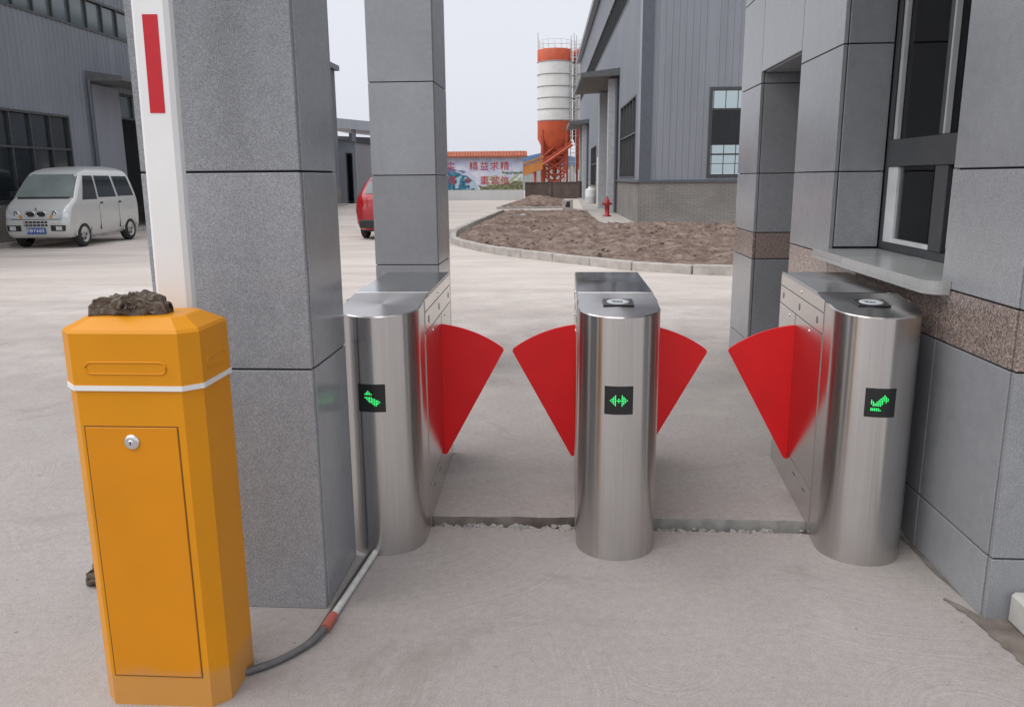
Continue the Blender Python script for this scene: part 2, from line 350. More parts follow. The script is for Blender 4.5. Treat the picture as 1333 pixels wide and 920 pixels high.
for i in range(160):
    x, y = random.uniform(-3.5, 1.4), random.uniform(1.9, 9)
    rock(mb, (x, y, YZ * smoothstep(2.8, 4.6, y) + .001 if not XL < x < XR else (YZ if y > 3.4 else 0) + .001), random.uniform(.002, .007), 500 + i)
tag(obj('grit', mb, 'rubble_stone'), 'fine stone grit scattered over the concrete', 'grit', kind='stuff')

# mud streak along the foot of the booth
mb = MB(); top = [(1.40, 2.80), (1.44, 2.74), (1.475, 2.66), (1.55, 2.66), (1.545, 2.5), (1.53, 2.3), (1.53, 2.0)]; bot = [(1.39, 2.79), (1.42, 2.71), (1.44, 2.60), (1.45, 2.50), (1.455, 2.40), (1.47, 2.25), (1.49, 2.0)]
def sub(pl, k=6):
    o = []
    for (a, b2), (c, d) in zip(pl, pl[1:]): o += [(a + (c - a) * t / k, b2 + (d - b2) * t / k) for t in range(k)]
    return o + [pl[-1]]
T, B = sub(top), sub(bot); vs = []
for (a, b2), (c, d) in zip(T, B):
    vs += [(a, b2, .004), (c + .02 * noise.noise((c * 30, d * 30, 0)), d + .02 * noise.noise((c * 30, d * 30, 5)), .004)]
mb.add(vs, [(2 * i, 2 * i + 2, 2 * i + 3, 2 * i + 1) for i in range(len(T) - 1)])
tag(obj('mud_streak', mb, 'mud_joint_shade'), kind='structure')
# thin line of dirt at the wall foot further along
mb = MB(); n = 30; vs = []
for i in range(n + 1):
    y = 2.8 + (5.4 - 2.8) * i / n; z = (YZ if y > 3.4 else 0) + .004; vs += [(1.468, y, z), (1.468 - (.020 + .014 * noise.noise((y * 8, 0, 3))) * smoothstep(0, .25, y - 2.8), y, z)]
mb.add(vs, [(2 * i, 2 * i + 2, 2 * i + 3, 2 * i + 1) for i in range(n)]); tag(obj('dirt_line', mb, 'mud_joint_shade'), kind='structure')

# soil beds
def inpoly(x, y, P):
    c = False; j = len(P) - 1
    for i in range(len(P)):
        if (P[i][1] > y) != (P[j][1] > y) and x < (P[j][0] - P[i][0]) * (y - P[i][1]) / (P[j][1] - P[i][1]) + P[i][0]: c = not c
        j = i
    return c
def edge_dist(x, y, P):
    d = 1e9; q = Vector((x, y))
    for i in range(len(P)):
        a, b2 = Vector(P[i - 1]), Vector(P[i]); t = max(0, min(1, (q - a).dot(b2 - a) / (b2 - a).length_squared)); d = min(d, (a + (b2 - a) * t - q).length)
    return d
def soil(P, st, h):
    x0, x1, y0, y1 = min(p[0] for p in P), max(p[0] for p in P), min(p[1] for p in P), max(p[1] for p in P)
    nx, ny = int((x1 - x0) / st) + 2, int((y1 - y0) / st) + 2; idx = {}; mb = MB(); vs = []; fs = []
    for i in range(nx):
        for j in range(ny):
            x, y = x0 + i * st, y0 + j * st
            if not inpoly(x, y, P): continue
            e = smoothstep(0, .5, edge_dist(x, y, P)); q = Vector((x, y, 0))
            z = YZ + .05 + e * h * (.5 + noise.fractal(q * .55, 1, 2, 3)) + e * .045 * noise.turbulence(q * 4.5, 3, False) + .05 * e * noise.noise(q * 9) + .03 * e * noise.noise(q * 4.3 + Vector((7, 3, 1)))
            idx[i, j] = len(vs); vs.append((x, y, max(YZ + .012, z)))
    for (i, j) in idx:
        k = [(i, j), (i + 1, j), (i + 1, j + 1), (i, j + 1)]
        if all(t in idx for t in k): fs.append([idx[t] for t in k])
    mb.add(vs, fs, True); return mb
KC = [(9, 12.0), (5.0, 12.2), (2.59, 12.5), (1.53, 12.95), (.9, 13.5), (.34, 14.2), (-.6, 15.2), (-1.47, 16.4), (-2.2, 17.8), (-2.65, 19.2), (-2.92, 21.5), (-2.98, 23.8), (-2.85, 30), (-2.72, 36)]
BED1 = [(9, 12.1), (5.0, 12.3)] + [(a + .09, b2 + .09) for a, b2 in KC[2:]] + [(1.05, 36.0), (1.1, 31), (1.2, 26.8), (1.7, 25.5), (2.35, 25.3), (9, 25.5)]
tag(obj('soil_bed', soil(BED1, .10, .11), 'soil'), kind='structure')
BED2 = [(-3.2, 40.6), (0, 41.0), (.35, 50), (-1.0, 56), (-2.8, 56.5)]
tag(obj('soil_bed', soil(BED2, .22, .34), 'soil'), kind='structure')
mb = MB(); 
for i in range(900):
    x, y = random.uniform(-2.9, 8), random.uniform(12.2, 30)
    if inpoly(x, y, BED1) and edge_dist(x, y, BED1) > .15: rock(mb, (x, y, YZ + .1 + .05 * random.random()), random.uniform(.015, .05), 900 + i)
tag(obj('soil_clods', mb, 'soil'), 'crumbly reddish brown clods of earth on the unplanted bed', 'soil', kind='stuff')
# kerbs: single stones end to end
def kerb(path, L, w, h, label=None):
    root = thing('kerb', None, None, kind='structure'); pts = [Vector(p) for p in path]; seg = []; acc = []
    for a, b2 in zip(pts, pts[1:]):
        n = max(1, int((b2 - a).length / .1)); acc += [a + (b2 - a) * i / n for i in range(n)]
    acc.append(pts[-1]); i = 0
    while i < len(acc) - 1:
        j = i; d = 0
        while j < len(acc) - 1 and d < L: d += (acc[j + 1] - acc[j]).length; j += 1
        a, b2 = acc[i], acc[j]; ln = (b2 - a).length; mb = MB(); mb.cbox(.006, ln - .004, -w / 2, w / 2, -.03, h + random.uniform(-.008, .008), .012)
        obj('kerb_stone', mb, 'kerb_concrete', root, (a.x, a.y, YZ), math.atan2(b2.y - a.y, b2.x - a.x)); i = j
    return root
kerb(KC, .95, .14, .15)
kerb([(-3.25, 40.4), (.1, 40.8)], 1.1, .14, .1); kerb([(-2.72, 36.15), (1.05, 36.2)], 1.1, .14, .1); kerb([(-3.3, 40.5), (-2.9, 56.6)], 1.5, .14, .1)
kerb([(-12.95, 14), (-12.95, 48)], 1.4, .16, .12)
# apron walk along the right-hand factory
mb = MB(); mb.prism([(1.17, 26.8), (1.67, 25.55), (2.33, 25.35), (2.45, 26), (1.9, 48), (1.6, 66), (.95, 66), (.9, 40), (1.08, 31)], YZ - .01, YZ + .05)
tag(obj('apron_walk', mb, 'kerb_concrete'), kind='structure')

# ================================================================== GRANITE PILLARS
ZJ = [0, .89, 1.547, 2.2, 2.86, 3.5, 4.25, 5.0]
def clad_face(root, name, axis, a0, a1, plane, out, zs, mat='granite_grey', th=.022, gap=.0035, bands=None, splits=()):
    # axis 'x': face spans x, lies in a y plane; out = outward sign
    cuts = [a0] + list(splits) + [a1]
    for z0, z1 in zip(zs, zs[1:]):
        for c0, c1 in zip(cuts, cuts[1:]):
            mm = mat; nn = name
            if bands and abs(z0 - bands) < 1e-6: mm = 'granite_brown'; nn = 'brown_granite_panel'
            j = random.uniform(-.0007, .0007); p, q = sorted((plane + j, plane + j - out * th)); mb = MB()
            lo = z0 + gap if z0 > .01 else z0
            if axis == 'x': mb.cbox(c0 + gap, c1 - gap, p, q, lo, z1 - gap)
            else: mb.cbox(p, q, c0 + gap, c1 - gap, lo, z1 - gap)
            o = obj(nn, mb, mm, root)
def pillar(x0, x1, y0, y1, zs, base, label, group):
    cx, cy = (x0 + x1) / 2, (y0 + y1) / 2; root = thing('gate_pillar', label, 'pillar', (cx, cy, base), 0, group)
    hx, hy = (x1 - x0) / 2, (y1 - y0) / 2; zs = [max(0, z - base) for z in zs]
    mb = MB(); mb.box(-hx + .014, hx - .014, -hy + .014, hy - .014, 0, zs[-1] - .01); obj('core', mb, 'joint_dark', root)
    clad_face(root, 'granite_panel', 'x', -hx, hx, -hy, -1, zs); clad_face(root, 'granite_panel', 'x', -hx, hx, hy, 1, zs)
    clad_face(root, 'granite_panel', 'y', -hy + .024, hy - .024, hx, 1, zs); clad_face(root, 'granite_panel', 'y', -hy + .024, hy - .024, -hx, -1, zs)
    return root
pillar(-1.385, -.85, 2.615, 3.045, ZJ, 0, 'grey granite clad gate pillar right behind the yellow barrier cabinet', 'gate pillars')
pillar(-1.42, -.94, 6.0, 6.64, ZJ, YZ, 'grey granite clad gate pillar standing alone behind the turnstiles, hiding the red car', 'gate pillars')

# ================================================================== GUARD BOOTH
bx, by = 1.47, 2.66
BO = thing('guard_booth', 'grey granite clad guard booth with brown stone band and service window', 'booth', (bx, by, 0))
zb = [0, .228, .885, 1.09, 1.54, 2.2, 2.86, 3.5]
Lx = lambda x: x - bx
Ly = lambda y: y - by
Y1, Y2, Y3, Y4, Y5 = .575, 1.96, 2.75, 3.80, 4.49           # recess start/end, opening start/end, portal end (local)
core = MB(); t = .016
core.box(t, .25, t, Y1 - t, 0, 3.49); core.box(t, .25, Y1 - t, Y2 + t, 0, 1.085); core.box(t, .25, Y2 + t, Y3 - t, 0, 3.49); core.box(t, .25, Y1 - t, Y2 + t, 3.02, 3.49)
core.box(.25, 3.0, t, .25, 0, 3.49); core.box(2.8, 3.0, .25, Y3 - .25, 0, 3.49); core.box(.25, 3.0, Y3 - .25, Y3 - t, 0, 3.49)
core.box(t, 3.0, Y4 + t, Y5 - t, 0, 3.49); core.box(t, 3.0, Y3 - t, Y4 + t, 2.295, 3.49); core.box(2.8, 3.0, Y3 - t, Y4 + t, 0, 2.295)
obj('core', core, 'joint_dark', BO)
mb = MB(); mb.cbox(-.85, 3.3, -.5, Y5 + .3, 3.502, 3.75, .02); obj('roof', mb, 'render_white', BO)  # unseen slab; its overhang is added to shade the booth walls and reveals
mb = MB(); mb.box(.25, 2.8, .25, Y3 - .25, 3.3, 3.45); obj('ceiling', mb, 'room_wall', BO)
mb = MB(); mb.box(.34, 2.79, .251, Y3 - .251, .0, .02); obj('floor', mb, 'room_dark', BO)
mb = MB(); mb.box(2.76, 2.795, .26, Y3 - .26, .02, 3.3); mb.box(.35, 2.76, Y3 - .29, Y3 - .255, .02, 3.3); mb.box(.35, 2.76, .255, .29, .02, 3.3); obj('inner_wall', mb, 'room_wall', BO)
B_ = .885
# side face towards the lane
clad_face(BO, 'granite_panel', 'y', 0 + .024, Y1, 0, -1, zb, bands=B_)
clad_face(BO, 'granite_panel', 'y', Y1, Y2, 0, -1, [0, .228, .885, 1.085], bands=B_, splits=(Y1 + .46, Y1 + .92))
clad_face(BO, 'granite_panel', 'y', Y1, Y2, 0, -1, [3.0, 3.5])
clad_face(BO, 'granite_panel', 'y', Y2, Y3, 0, -1, zb, bands=B_)
clad_face(BO, 'granite_panel', 'y', Y4, Y5, 0, -1, zb, bands=B_)
clad_face(BO, 'granite_panel', 'y', Y3, Y4, 0, -1, [2.28, 2.86, 3.5])
# front of the near pier and the front wall
clad_face(BO, 'granite_panel', 'x', 0, 3.0, 0, -1, zb, bands=B_, splits=(.62, 1.24, 1.86, 2.48))
# window reveals, facing the camera and away
clad_face(BO, 'granite_panel', 'x', .024, .265, Y2, -1, [1.13, 1.54, 2.2, 2.86, 3.0])
clad_face(BO, 'granite_panel', 'x', .024, .265, Y1, 1, [1.13, 1.54, 2.2, 2.86, 3.0])
# portal faces seen through the opening
clad_face(BO, 'granite_panel', 'x', .024, 2.8, Y4, -1, [0, .228, .885, 1.09, 1.54, 2.2, 2.28], bands=B_, splits=(.65, 1.3, 1.95))
clad_face(BO, 'granite_panel', 'x', .024, 2.8, Y3, 1, [0, .228, .885, 1.09, 1.54, 2.2, 2.27], bands=B_, splits=(.7, 1.4, 2.1))
clad_face(BO, 'granite_panel', 'x', 0.024, 3.0, Y5, 1, zb, bands=B_, splits=(.65, 1.3, 1.95))
mb = MB(); mb.cbox(.026, 2.79, Y3 + .026, Y4 - .026, 2.275, 2.293); obj('soffit_panel', mb, 'granite_grey', BO)
# sill in two slabs, the near one with a rounded corner
rc = .07; xo = -.088; ys0 = Y1 - .085; pts = [(.262, Y1 + .004), (-.002, Y1 + .004), (-.002, ys0)]
pts = [(.262, Y1 + .004), (.262, 1.475), (xo, 1.475)] + [(xo + rc - rc * math.cos(a), ys0 + rc - rc * math.sin(a)) for a in [PI / 2 * i / 8 for i in range(9)]] + [(-.0025, ys0), (-.0025, Y1 + .004)]
mb = MB(); mb.prism(pts, 1.0925, 1.124); sl_ = obj('sill', mb, 'marble_sill', BO)
mb = MB(); mb.prism([(-.004, 1.475), (xo, 1.475)] + pts[3:-2] + [(-.004, ys0)], 1.072, 1.0924); obj('nosing', mb, 'marble_sill', sl_)
mb = MB(); mb.cbox(xo, .262, 1.479, Y2 - .003, 1.0925, 1.1235, .002); sl_ = obj('sill', mb, 'marble_sill', BO)
mb = MB(); mb.cbox(xo, -.004, 1.479, Y2 - .003, 1.072, 1.0924, .002); obj('nosing', mb, 'marble_sill', sl_)
# window: dark outer frame, upper and lower lights
wx = .268
win = obj('window', (lambda q: (q.box(wx, wx + .07, Y1 + .003, Y1 + .06, 1.124, 2.997), q.box(wx, wx + .07, Y2 - .06, Y2 - .003, 1.124, 2.997), q.box(wx - .012, wx + .07, Y1 + .06, Y2 - .06, 1.565, 1.70),
      q.box(wx, wx + .07, Y1 + .06, Y2 - .06, 2.94, 2.997), q.box(wx, wx + .07, Y1 + .06, Y2 - .06, 1.124, 1.165), q)[-1])(MB()), 'frame_dark', BO)
def part_box(name, mat, par, *a, c=.002):
    q = MB(); q.cbox(*a, c); return obj(name, q, mat, par)
ya, yb = Y1 + .06, Y2 - .06
ym = 1.27
part_box('mullion', 'frame_light', win, wx - .016, wx + .012, ym - .012, ym + .003, 1.702, 2.938)
part_box('mullion', 'frame_dark', win, wx - .012, wx + .05, ym + .004, ym + .05, 1.702, 2.938)
part_box('sash_stile', 'frame_light', win, wx - .006, wx + .017, yb - .07, yb - .035, 1.702, 2.938)
part_box('pane', 'window_glass', win, wx + .03, wx + .034, ya, ym - .03, 1.702, 2.938, c=.0005)
part_box('pane', 'window_glass', win, wx + .018, wx + .022, ym + .05, yb, 1.702, 2.938, c=.0005)
# lower sliding lights
part_box('sash_stile', 'sash_white', win, wx - .004, wx + .03, yb - .125, yb - .002, 1.167, 1.563)
part_box('sash_rail', 'sash_white', win, wx - .004, wx + .03, 1.33, yb - .127, 1.167, 1.19)
part_box('sash_stile', 'frame_dark', win, wx - .008, wx + .03, 1.20, 1.33, 1.167, 1.563)
part_box('sash_stile', 'frame_light', win, wx + .004, wx + .034, 1.14, 1.175, 1.19, 1.545)
part_box('pane', 'window_glass', win, wx + .01, wx + .014, 1.33, yb - .127, 1.192, 1.561, c=.0005)
part_box('pane', 'window_glass', win, wx + .02, wx + .024, ya, 1.139, 1.167, 1.561, c=.0005)
mb = MB(); mb.grid(lambda u, v: (.52 + .03 * math.sin(u * 22), 1.5 + .5 * u, 1.2 + 1.75 * v), 40, 2); o = obj('curtain', mb, 'room_wall', BO)
mb = MB(); mb.cbox(1.5, 1.95, 1.9, 2.3, .021, 1.42, .01); tag(obj('cabinet', mb, 'curtain_red', None, (bx, by, 0)), 'dim reddish cabinet inside the booth behind the service window', 'cabinet')
# door step at the booth front
mb = MB(); mb.cbox(1.545, 3.6, 1.2, 2.655, 0, .115, .012); tag(obj('door_step', mb, 'step_concrete'), 'pale concrete step at the foot of the guard booth', 'step')

# ================================================================== TURNSTILES
ARROWS = {'left': ["...#.......", "..###......", ".#####.....", "...........", ".#####.....", "..######...", "...#######.", "....#######", "......####.", ".......##.."],
          'right': [".......#...", "......###..", ".....#####.", "#...######.", "##.####.#..", "#######....", ".#####.....", "...........", "#####......", "######....."],
          'both': ["...#...#...", "..##...##..", ".###.#.###.", "###########", ".###.#.###.", "..##...##..", "...#...#..."]}
RC = .163; LEN = 1.2
def ztop(y): return 1.0 + .035 * min(1, max(0, y) / .43)
def turnstile(cx, rz, label, flaps, reader, arrow, dang):
    T = thing('turnstile', label, 'turnstile', (cx, 3.04, 0), R(rz), 'flap turnstiles across the gate passage')
    arc = [(RC * math.cos(PI + PI * i / 40), RC + RC * math.sin(PI + PI * i / 40)) for i in range(41)]
    mb = MB(); vs = []; ch = .004
    ring = [(-RC, LEN)] + [(-RC, y) for y in (.8, .43)] + arc + [(RC, .43), (RC, .8), (RC, LEN)]
    for x, y in ring: vs += [(x, y, -.002), (x, y, ztop(y) - ch)]
    mb.add(vs, [(2 * i, 2 * i + 2, 2 * i + 3, 2 * i + 1) for i in range(len(ring) - 1)], True)
    mb.add([(-RC, LEN, -.002), (RC, LEN, -.002), (RC, LEN, ztop(LEN) - ch), (-RC, LEN, ztop(LEN) - ch)], [(0, 3, 2, 1)])
    obj('housing', mb, 'steel_brushed', T)
    # top: flat cover behind, sloping reader plate in front, thin bright lip round it
    e = .004; mb = MB(); mb.cbox(-RC, RC, .432, LEN, 1.031, 1.0365, .002); obj('top_cover', mb, 'steel_top', T)
    pl = [(-RC, .43)] + arc + [(RC, .43)]; mb = MB(); n = len(pl); inn = [(x * .975, RC + (y - RC) * .975 if y < RC else y) for x, y in pl]
    mb.add([(x, y, ztop(y) - ch) for x, y in pl] + [(x, y, ztop(y)) for x, y in inn], [(i, (i + 1) % n, n + (i + 1) % n, n + i) for i in range(n)], True)
    mb.add([(x, y, ztop(y)) for x, y in inn], [tuple(range(n))]); obj('reader_plate', mb, 'steel_brushed', T)
    sl = .035 / .43
    if reader:
        mb = MB(); mb.cbox(-.062, .062, -.055, .055, 0, .006, .002); rd = obj('card_reader', mb, 'black_plastic', T, (0, .235, ztop(.235) + .0005)); rd.rotation_euler[0] = math.atan(sl)
        mb = MB(); mb.lathe([(.020, .0061), (.020, .0075), (.046, .0075), (.046, .0061)], 36); obj('ring', mb, 'reader_ring', rd)
        mb = MB(); mb.lathe([(0, .0073), (.015, .0073), (.015, .0061)], 24); obj('badge', mb, 'sensor_dark', rd)
        mb = MB(); mb.lathe([(.008, .0074), (.008, .0078), (.012, .0078), (.012, .0074)], 18); obj('badge_ring', mb, 'reader_ring', rd)
    # side panels
    for s in (-1, 1):
        def plate(name, y0, y1, z0, z1, th=.0018, mat='steel_panel', off=0):
            a, b2 = sorted((s * (RC + off), s * (RC + off + th))); q = MB(); q.cbox(a, b2, y0, y1, z0, z1, .0006); return obj(name, q, mat, T)
        plate('panel_backing', .29, LEN - .004, .012, 1.0, .0008, 'joint_dark')
        plate('top_trim', .285, LEN - .002, .972, 1.024, .003)
        st = plate('sensor_strip', .285, LEN - .002, .882, .968, .003)
        plate('side_door', .285, .806, .20, .878, .003); plate('side_door', .816, LEN - .002, .20, .878, .003); plate('kick_panel', .285, LEN - .002, .002, .196, .003)
        def rnd(name, y, z, ry, rz, mat, h=.0015, par=T):
            q = MB(); n2 = 16; P = [(y + ry * math.cos(2 * PI * i / n2), z + rz * math.sin(2 * PI * i / n2)) for i in range(n2)]; a, b2 = sorted((s * (RC + .0029), s * (RC + .003 + h))); q.prism(P, a, b2, 'x'); return obj(name, q, mat, par)
        for y in (.39, .74, 1.12): rnd('sensor', y, .925, .013, .016, 'sensor_dark', .0015, st)
        for y, z in ((.72, .997), (.52, .852), (.95, .852)): rnd('screw', y, z, .007, .007, 'chrome', .003)
        if s > 0 or s < 0:
            for y in (.42, .62, .9): rnd('slot', y, .15, .03, .003, 'joint_dark', .0006)
    # red flaps: a quarter fan standing out of the side slot
    for s in flaps:
        P = [(-.03, .165), (.012, .16), (.02, .17)]; P += [(.295, .675), (.306, .695), (.300, .708)]
        for i in range(1, 13):
            a = i / 12; ang = math.atan2(.53, .30) + (PI / 2 - math.atan2(.53, .30)) * a; rr = .612 + .04 * a; P.append((rr * math.cos(ang), .175 + rr * math.sin(ang)))
        P.append((-.03, .826)); P = [(s * (RC + .001 + x), z) for x, z in P]
        q = MB(); q.prism(P, .805, .818, 'y'); obj('flap', q, 'flap_red', T)
    # display window following the curve of the column
    w = .056 / RC; z0, z1 = .617, .730
    q = MB(); q.grid(lambda u, v: ((RC + .0015) * math.sin(dang + w * (2 * u - 1)), RC - (RC + .0015) * math.cos(dang + w * (2 * u - 1)), z0 + (z1 - z0) * v), 10, 1)
    dp = obj('display', q, 'black_plastic', T)
    bm = ARROWS[arrow]; rows, cols = len(bm), 11; p = .0064; q = MB(); c0 = (z0 + z1) / 2
    for i, rw in enumerate(bm):
        for j, chh in enumerate(rw):
            if chh != '#': continue
            a = dang + ((j - 5) * p) / RC; zc = c0 + (rows / 2 - .5 - i) * p; rr = RC + .0024; r_ = .0019
            cxn = Vector((math.sin(a), -math.cos(a), 0)); tx = Vector((math.cos(a), math.sin(a), 0)); ctr = Vector((0, RC, zc)) + cxn * rr
            q.add([ctr + tx * r_ * math.cos(PI / 4 * k) + Vector((0, 0, 1)) * r_ * math.sin(PI / 4 * k) for k in range(8)], [tuple(range(8))])
    o = obj('led_arrow', q, 'led_green', dp); o['kind'] = 'stuff'
    return T
turnstile(-.742, 1.5, 'stainless steel flap turnstile beside the grey pillar, one red flap, bare top', (1,), False, 'left', -.10)
turnstile(.2195, 0, 'middle stainless steel flap turnstile with red flaps on both sides and double green arrow', (-1, 1), True, 'both', -.03)
turnstile(1.207, -4.0, 'stainless steel flap turnstile against the guard booth wall, one red flap', (-1,), True, 'right', -.02)

# ================================================================== BARRIER GATE
BG = thing('barrier_gate', 'yellow boom barrier cabinet with white trim and raised white boom', 'barrier', (-1.178, 2.178, 0))
def octo(hx, hy, c): return [(-hx + c, -hy), (hx - c, -hy), (hx, -hy + c), (hx, hy - c), (hx - c, hy), (-hx + c, hy), (-hx, hy - c), (-hx, -hy + c)]
HX, HY, CC = .19, .13, .042
mb = MB(); mb.prism(octo(HX, HY, CC), 0, .965); obj('cabinet', mb, 'barrier_yellow', BG)
mb = MB(); mb.prism(octo(HX + .006, HY + .006, CC + .002), .965, .979); obj('trim_band', mb, 'trim_white', BG)
lid = MB(); rings = [(.0, .979), (.0, 1.122), (-.006, 1.131), (-.052, 1.158), (-.060, 1.160)]; vs = []
for d, z in rings: vs += [(x, y, z) for x, y in octo(HX + .003 + d, HY + .003 + d, CC + d * .25)]
lid.add(vs, [(k * 8 + i, k * 8 + (i + 1) % 8, k * 8 + 8 + (i + 1) % 8, k * 8 + 8 + i) for k in range(4) for i in range(8)]); lid.add(vs[-8:], [tuple(range(8))])
LID = obj('lid', lid, 'barrier_yellow', BG)
def rr_path(w, h, n=8):
    o = []
    for cx, a0 in ((w / 2 - h / 2, -PI / 2), (-w / 2 + h / 2, PI / 2)):
        o += [(cx + h / 2 * math.cos(a0 + PI * i / n), h / 2 * math.sin(a0 + PI * i / n)) for i in range(n + 1)]
    return o + [o[0]]
mb = MB(); mb.tube([(x, -HY - .0032, 1.028 + z) for x, z in rr_path(.225, .032)], .0028, 6, False); obj('embossed_rib', mb, 'barrier_yellow', LID)
for s in (-1, 1):
    mb = MB(); mb.tube([(s * (HX + .0032), y, 1.028 + z) for y, z in rr_path(.12, .032)], .0028, 6, False); obj('embossed_rib', mb, 'barrier_yellow', LID)
mb = MB(); mb.box(-.1385, .1285, -HY - .0006, -HY + .01, .0955, .8645); obj('door_gap', mb, 'barrier_groove', BG)
mb = MB(); mb.cbox(-.135, .125, -HY - .003, -HY + .01, .099, .861, .0015); dr = obj('door', mb, 'barrier_door', BG)
mb = MB(); mb.lathe([(0, -.010), (.006, -.010), (.008, -.007), (.010, -.0075), (.018, -.0065), (.022, -.003), (.022, 0)], 28, (-.005, -HY - .003, .82), 'y'); lk = obj('lock', mb, 'chrome', dr)
mb = MB(); mb.box(-.0065, -.0035, -HY - .0142, -HY - .0128, .815, .825); obj('keyhole', mb, 'black_plastic', lk)
# boom, upright behind the cabinet on its hub
mb = MB(); mb.cbox(-.050, .058, .155, .205, .72, 4.3, .012); BM = obj('boom', mb, 'boom_white', BG); BM.rotation_euler[1] = .014; BM.location.x = -.016
mb = MB(); mb.box(-.0505, .0585, .1545, .2055, 4.28, 4.31); obj('end_cap', mb, 'black_plastic', BM)
for z in (1.71, 2.56, 3.4):
    mb = MB(); mb.box(-.015, .029, .1538, .156, z, z + .265); obj('red_stripe', mb, 'sticker_red', BM)
mb = MB(); mb.lathe([(0, .12), (.05, .12), (.05, .158), (0, .158)], 24, (-.002, 0, .82), 'y', False); obj('hub', mb, 'black_plastic', BG)
mb = MB(); mb.cbox(-.075, .078, .206, .218, .735, .90, .004); obj('clamp_plate', mb, 'trim_white', BG)

# crumpled knitted work cloth: folded rolls of fabric lying over each other
def rag(name, loc, L, Wd, Hh, seed, label, cat, passes=5):
    root = thing(name, label, cat, loc); S = Vector((seed * 1.7, seed, 0))
    def sheet(passes, L, Wd, Hh, ox, oy, oz, a, sd):
        off = S + Vector((sd, 2 * sd, 3 * sd))
        def fn(u, v):
            x = 2 * u - 1; env = max(0.0, 1 - abs(x) ** 3.2) ** .5; ph = passes * PI * v + .9 * noise.noise(Vector((x * 1.4, v * 2, 0)) + off)
            y = Wd * math.cos(ph) * (1 - .25 * v) * (.55 + .45 * env); z = Hh * (.06 + .94 * v) * (.25 + .75 * env) + .012 * math.sin(ph * 2)
            p = Vector((L * x, y, z)); n1 = noise.noise_vector(p * 24 + off) * .011; n2 = noise.noise_vector(p * 60 + off) * .005
            rdg = (1 - abs(noise.noise(p * 34 + off)) * 2.5) * .006
            p += n1 + n2 + Vector((0, 0, rdg)); ca, sa = math.cos(a), math.sin(a)
            return (ox + p.x * ca - p.y * sa, oy + p.x * sa + p.y * ca, oz + max(.001, p.z))
        mb = MB(); mb.grid(fn, 90, 26 * passes); o = obj('cloth_fold', mb, 'rag_cloth', root)
        for v in (0.0, 1.0):
            mb = MB(); mb.tube([fn(i / 60, v) for i in range(61)], .0022, 6); obj('hem', mb, 'rag_edge', root)
    sheet(passes, L, Wd, Hh * .72, 0, 0, 0, .05, 0); sheet(3, L * .62, Wd * .8, Hh * .5, L * .28, -.1 * Wd, Hh * .42, .35, 7); sheet(2, L * .45, Wd * .7, Hh * .42, -L * .15, -.25 * Wd, Hh * .40, -.9, 13)
    return root
rag('rag', (-1.205, 2.150, 1.157), .105, .044, .058, 3, 'crumpled dark brown work rag lying on top of the yellow cabinet', 'rag')
rag('rag', (-1.745, 2.77, .0), .08, .06, .13, 5, 'small dark bundle of cloth on the ground behind the yellow cabinet', 'rag', 5)

# conduit on the ground
def spline(pts, k=10):
    P = [Vector(p) for p in pts]; P = [P[0] * 2 - P[1]] + P + [P[-1] * 2 - P[-2]]; o = []
    for i in range(1, len(P) - 2):
        for t in range(k):
            t /= k; a, b2, c, d = P[i - 1:i + 3]
            o.append(.5 * ((2 * b2) + (c - a) * t + (2 * a - 5 * b2 + 4 * c - d) * t * t + (3 * b2 - a - 3 * c + d) * t ** 3))
    return o + [P[-2]]
CD = thing('conduit', 'white pipe and grey hose joined by red tape, on the ground by the pillar', 'conduit', (-.8, 2.6, 0))
off = Vector((-.8, 2.6, 0)); q = lambda *p: [Vector(a) - off for a in p]
mb = MB(); mb.tube(q((-.770, 3.09, .013), (-.787, 2.85, .013), (-.800, 2.66, .014), (-.808, 2.53, .016)), .0125, 12); obj('white_pipe', mb, 'pipe_white', CD)
mb = MB(); mb.tube(q((-.8075, 2.545, .016), (-.809, 2.50, .017), (-.812, 2.455, .018)), .0165, 12); obj('tape', mb, 'tape_red', CD)
P = spline(q((-.811, 2.47, .018), (-.826, 2.40, .016), (-.868, 2.325, .0135), (-.93, 2.25, .0135), (-1.01, 2.19, .0135)), 16)
mb = MB(); mb.tube(P, [.0112 + (.0008 if i % 2 else -.0008) for i in range(len(P))], 12); obj('hose', mb, 'hose_grey', CD)
P = spline(q((-.80, 3.09, .006), (-.815, 2.82, .006), (-.830, 2.60, .006), (-.845, 2.42, .006), (-.90, 2.31, .006), (-1.0, 2.225, .006)), 16)
mb = MB(); mb.tube(P, .0055, 8); obj('black_cable', mb, 'hose_rib', CD)

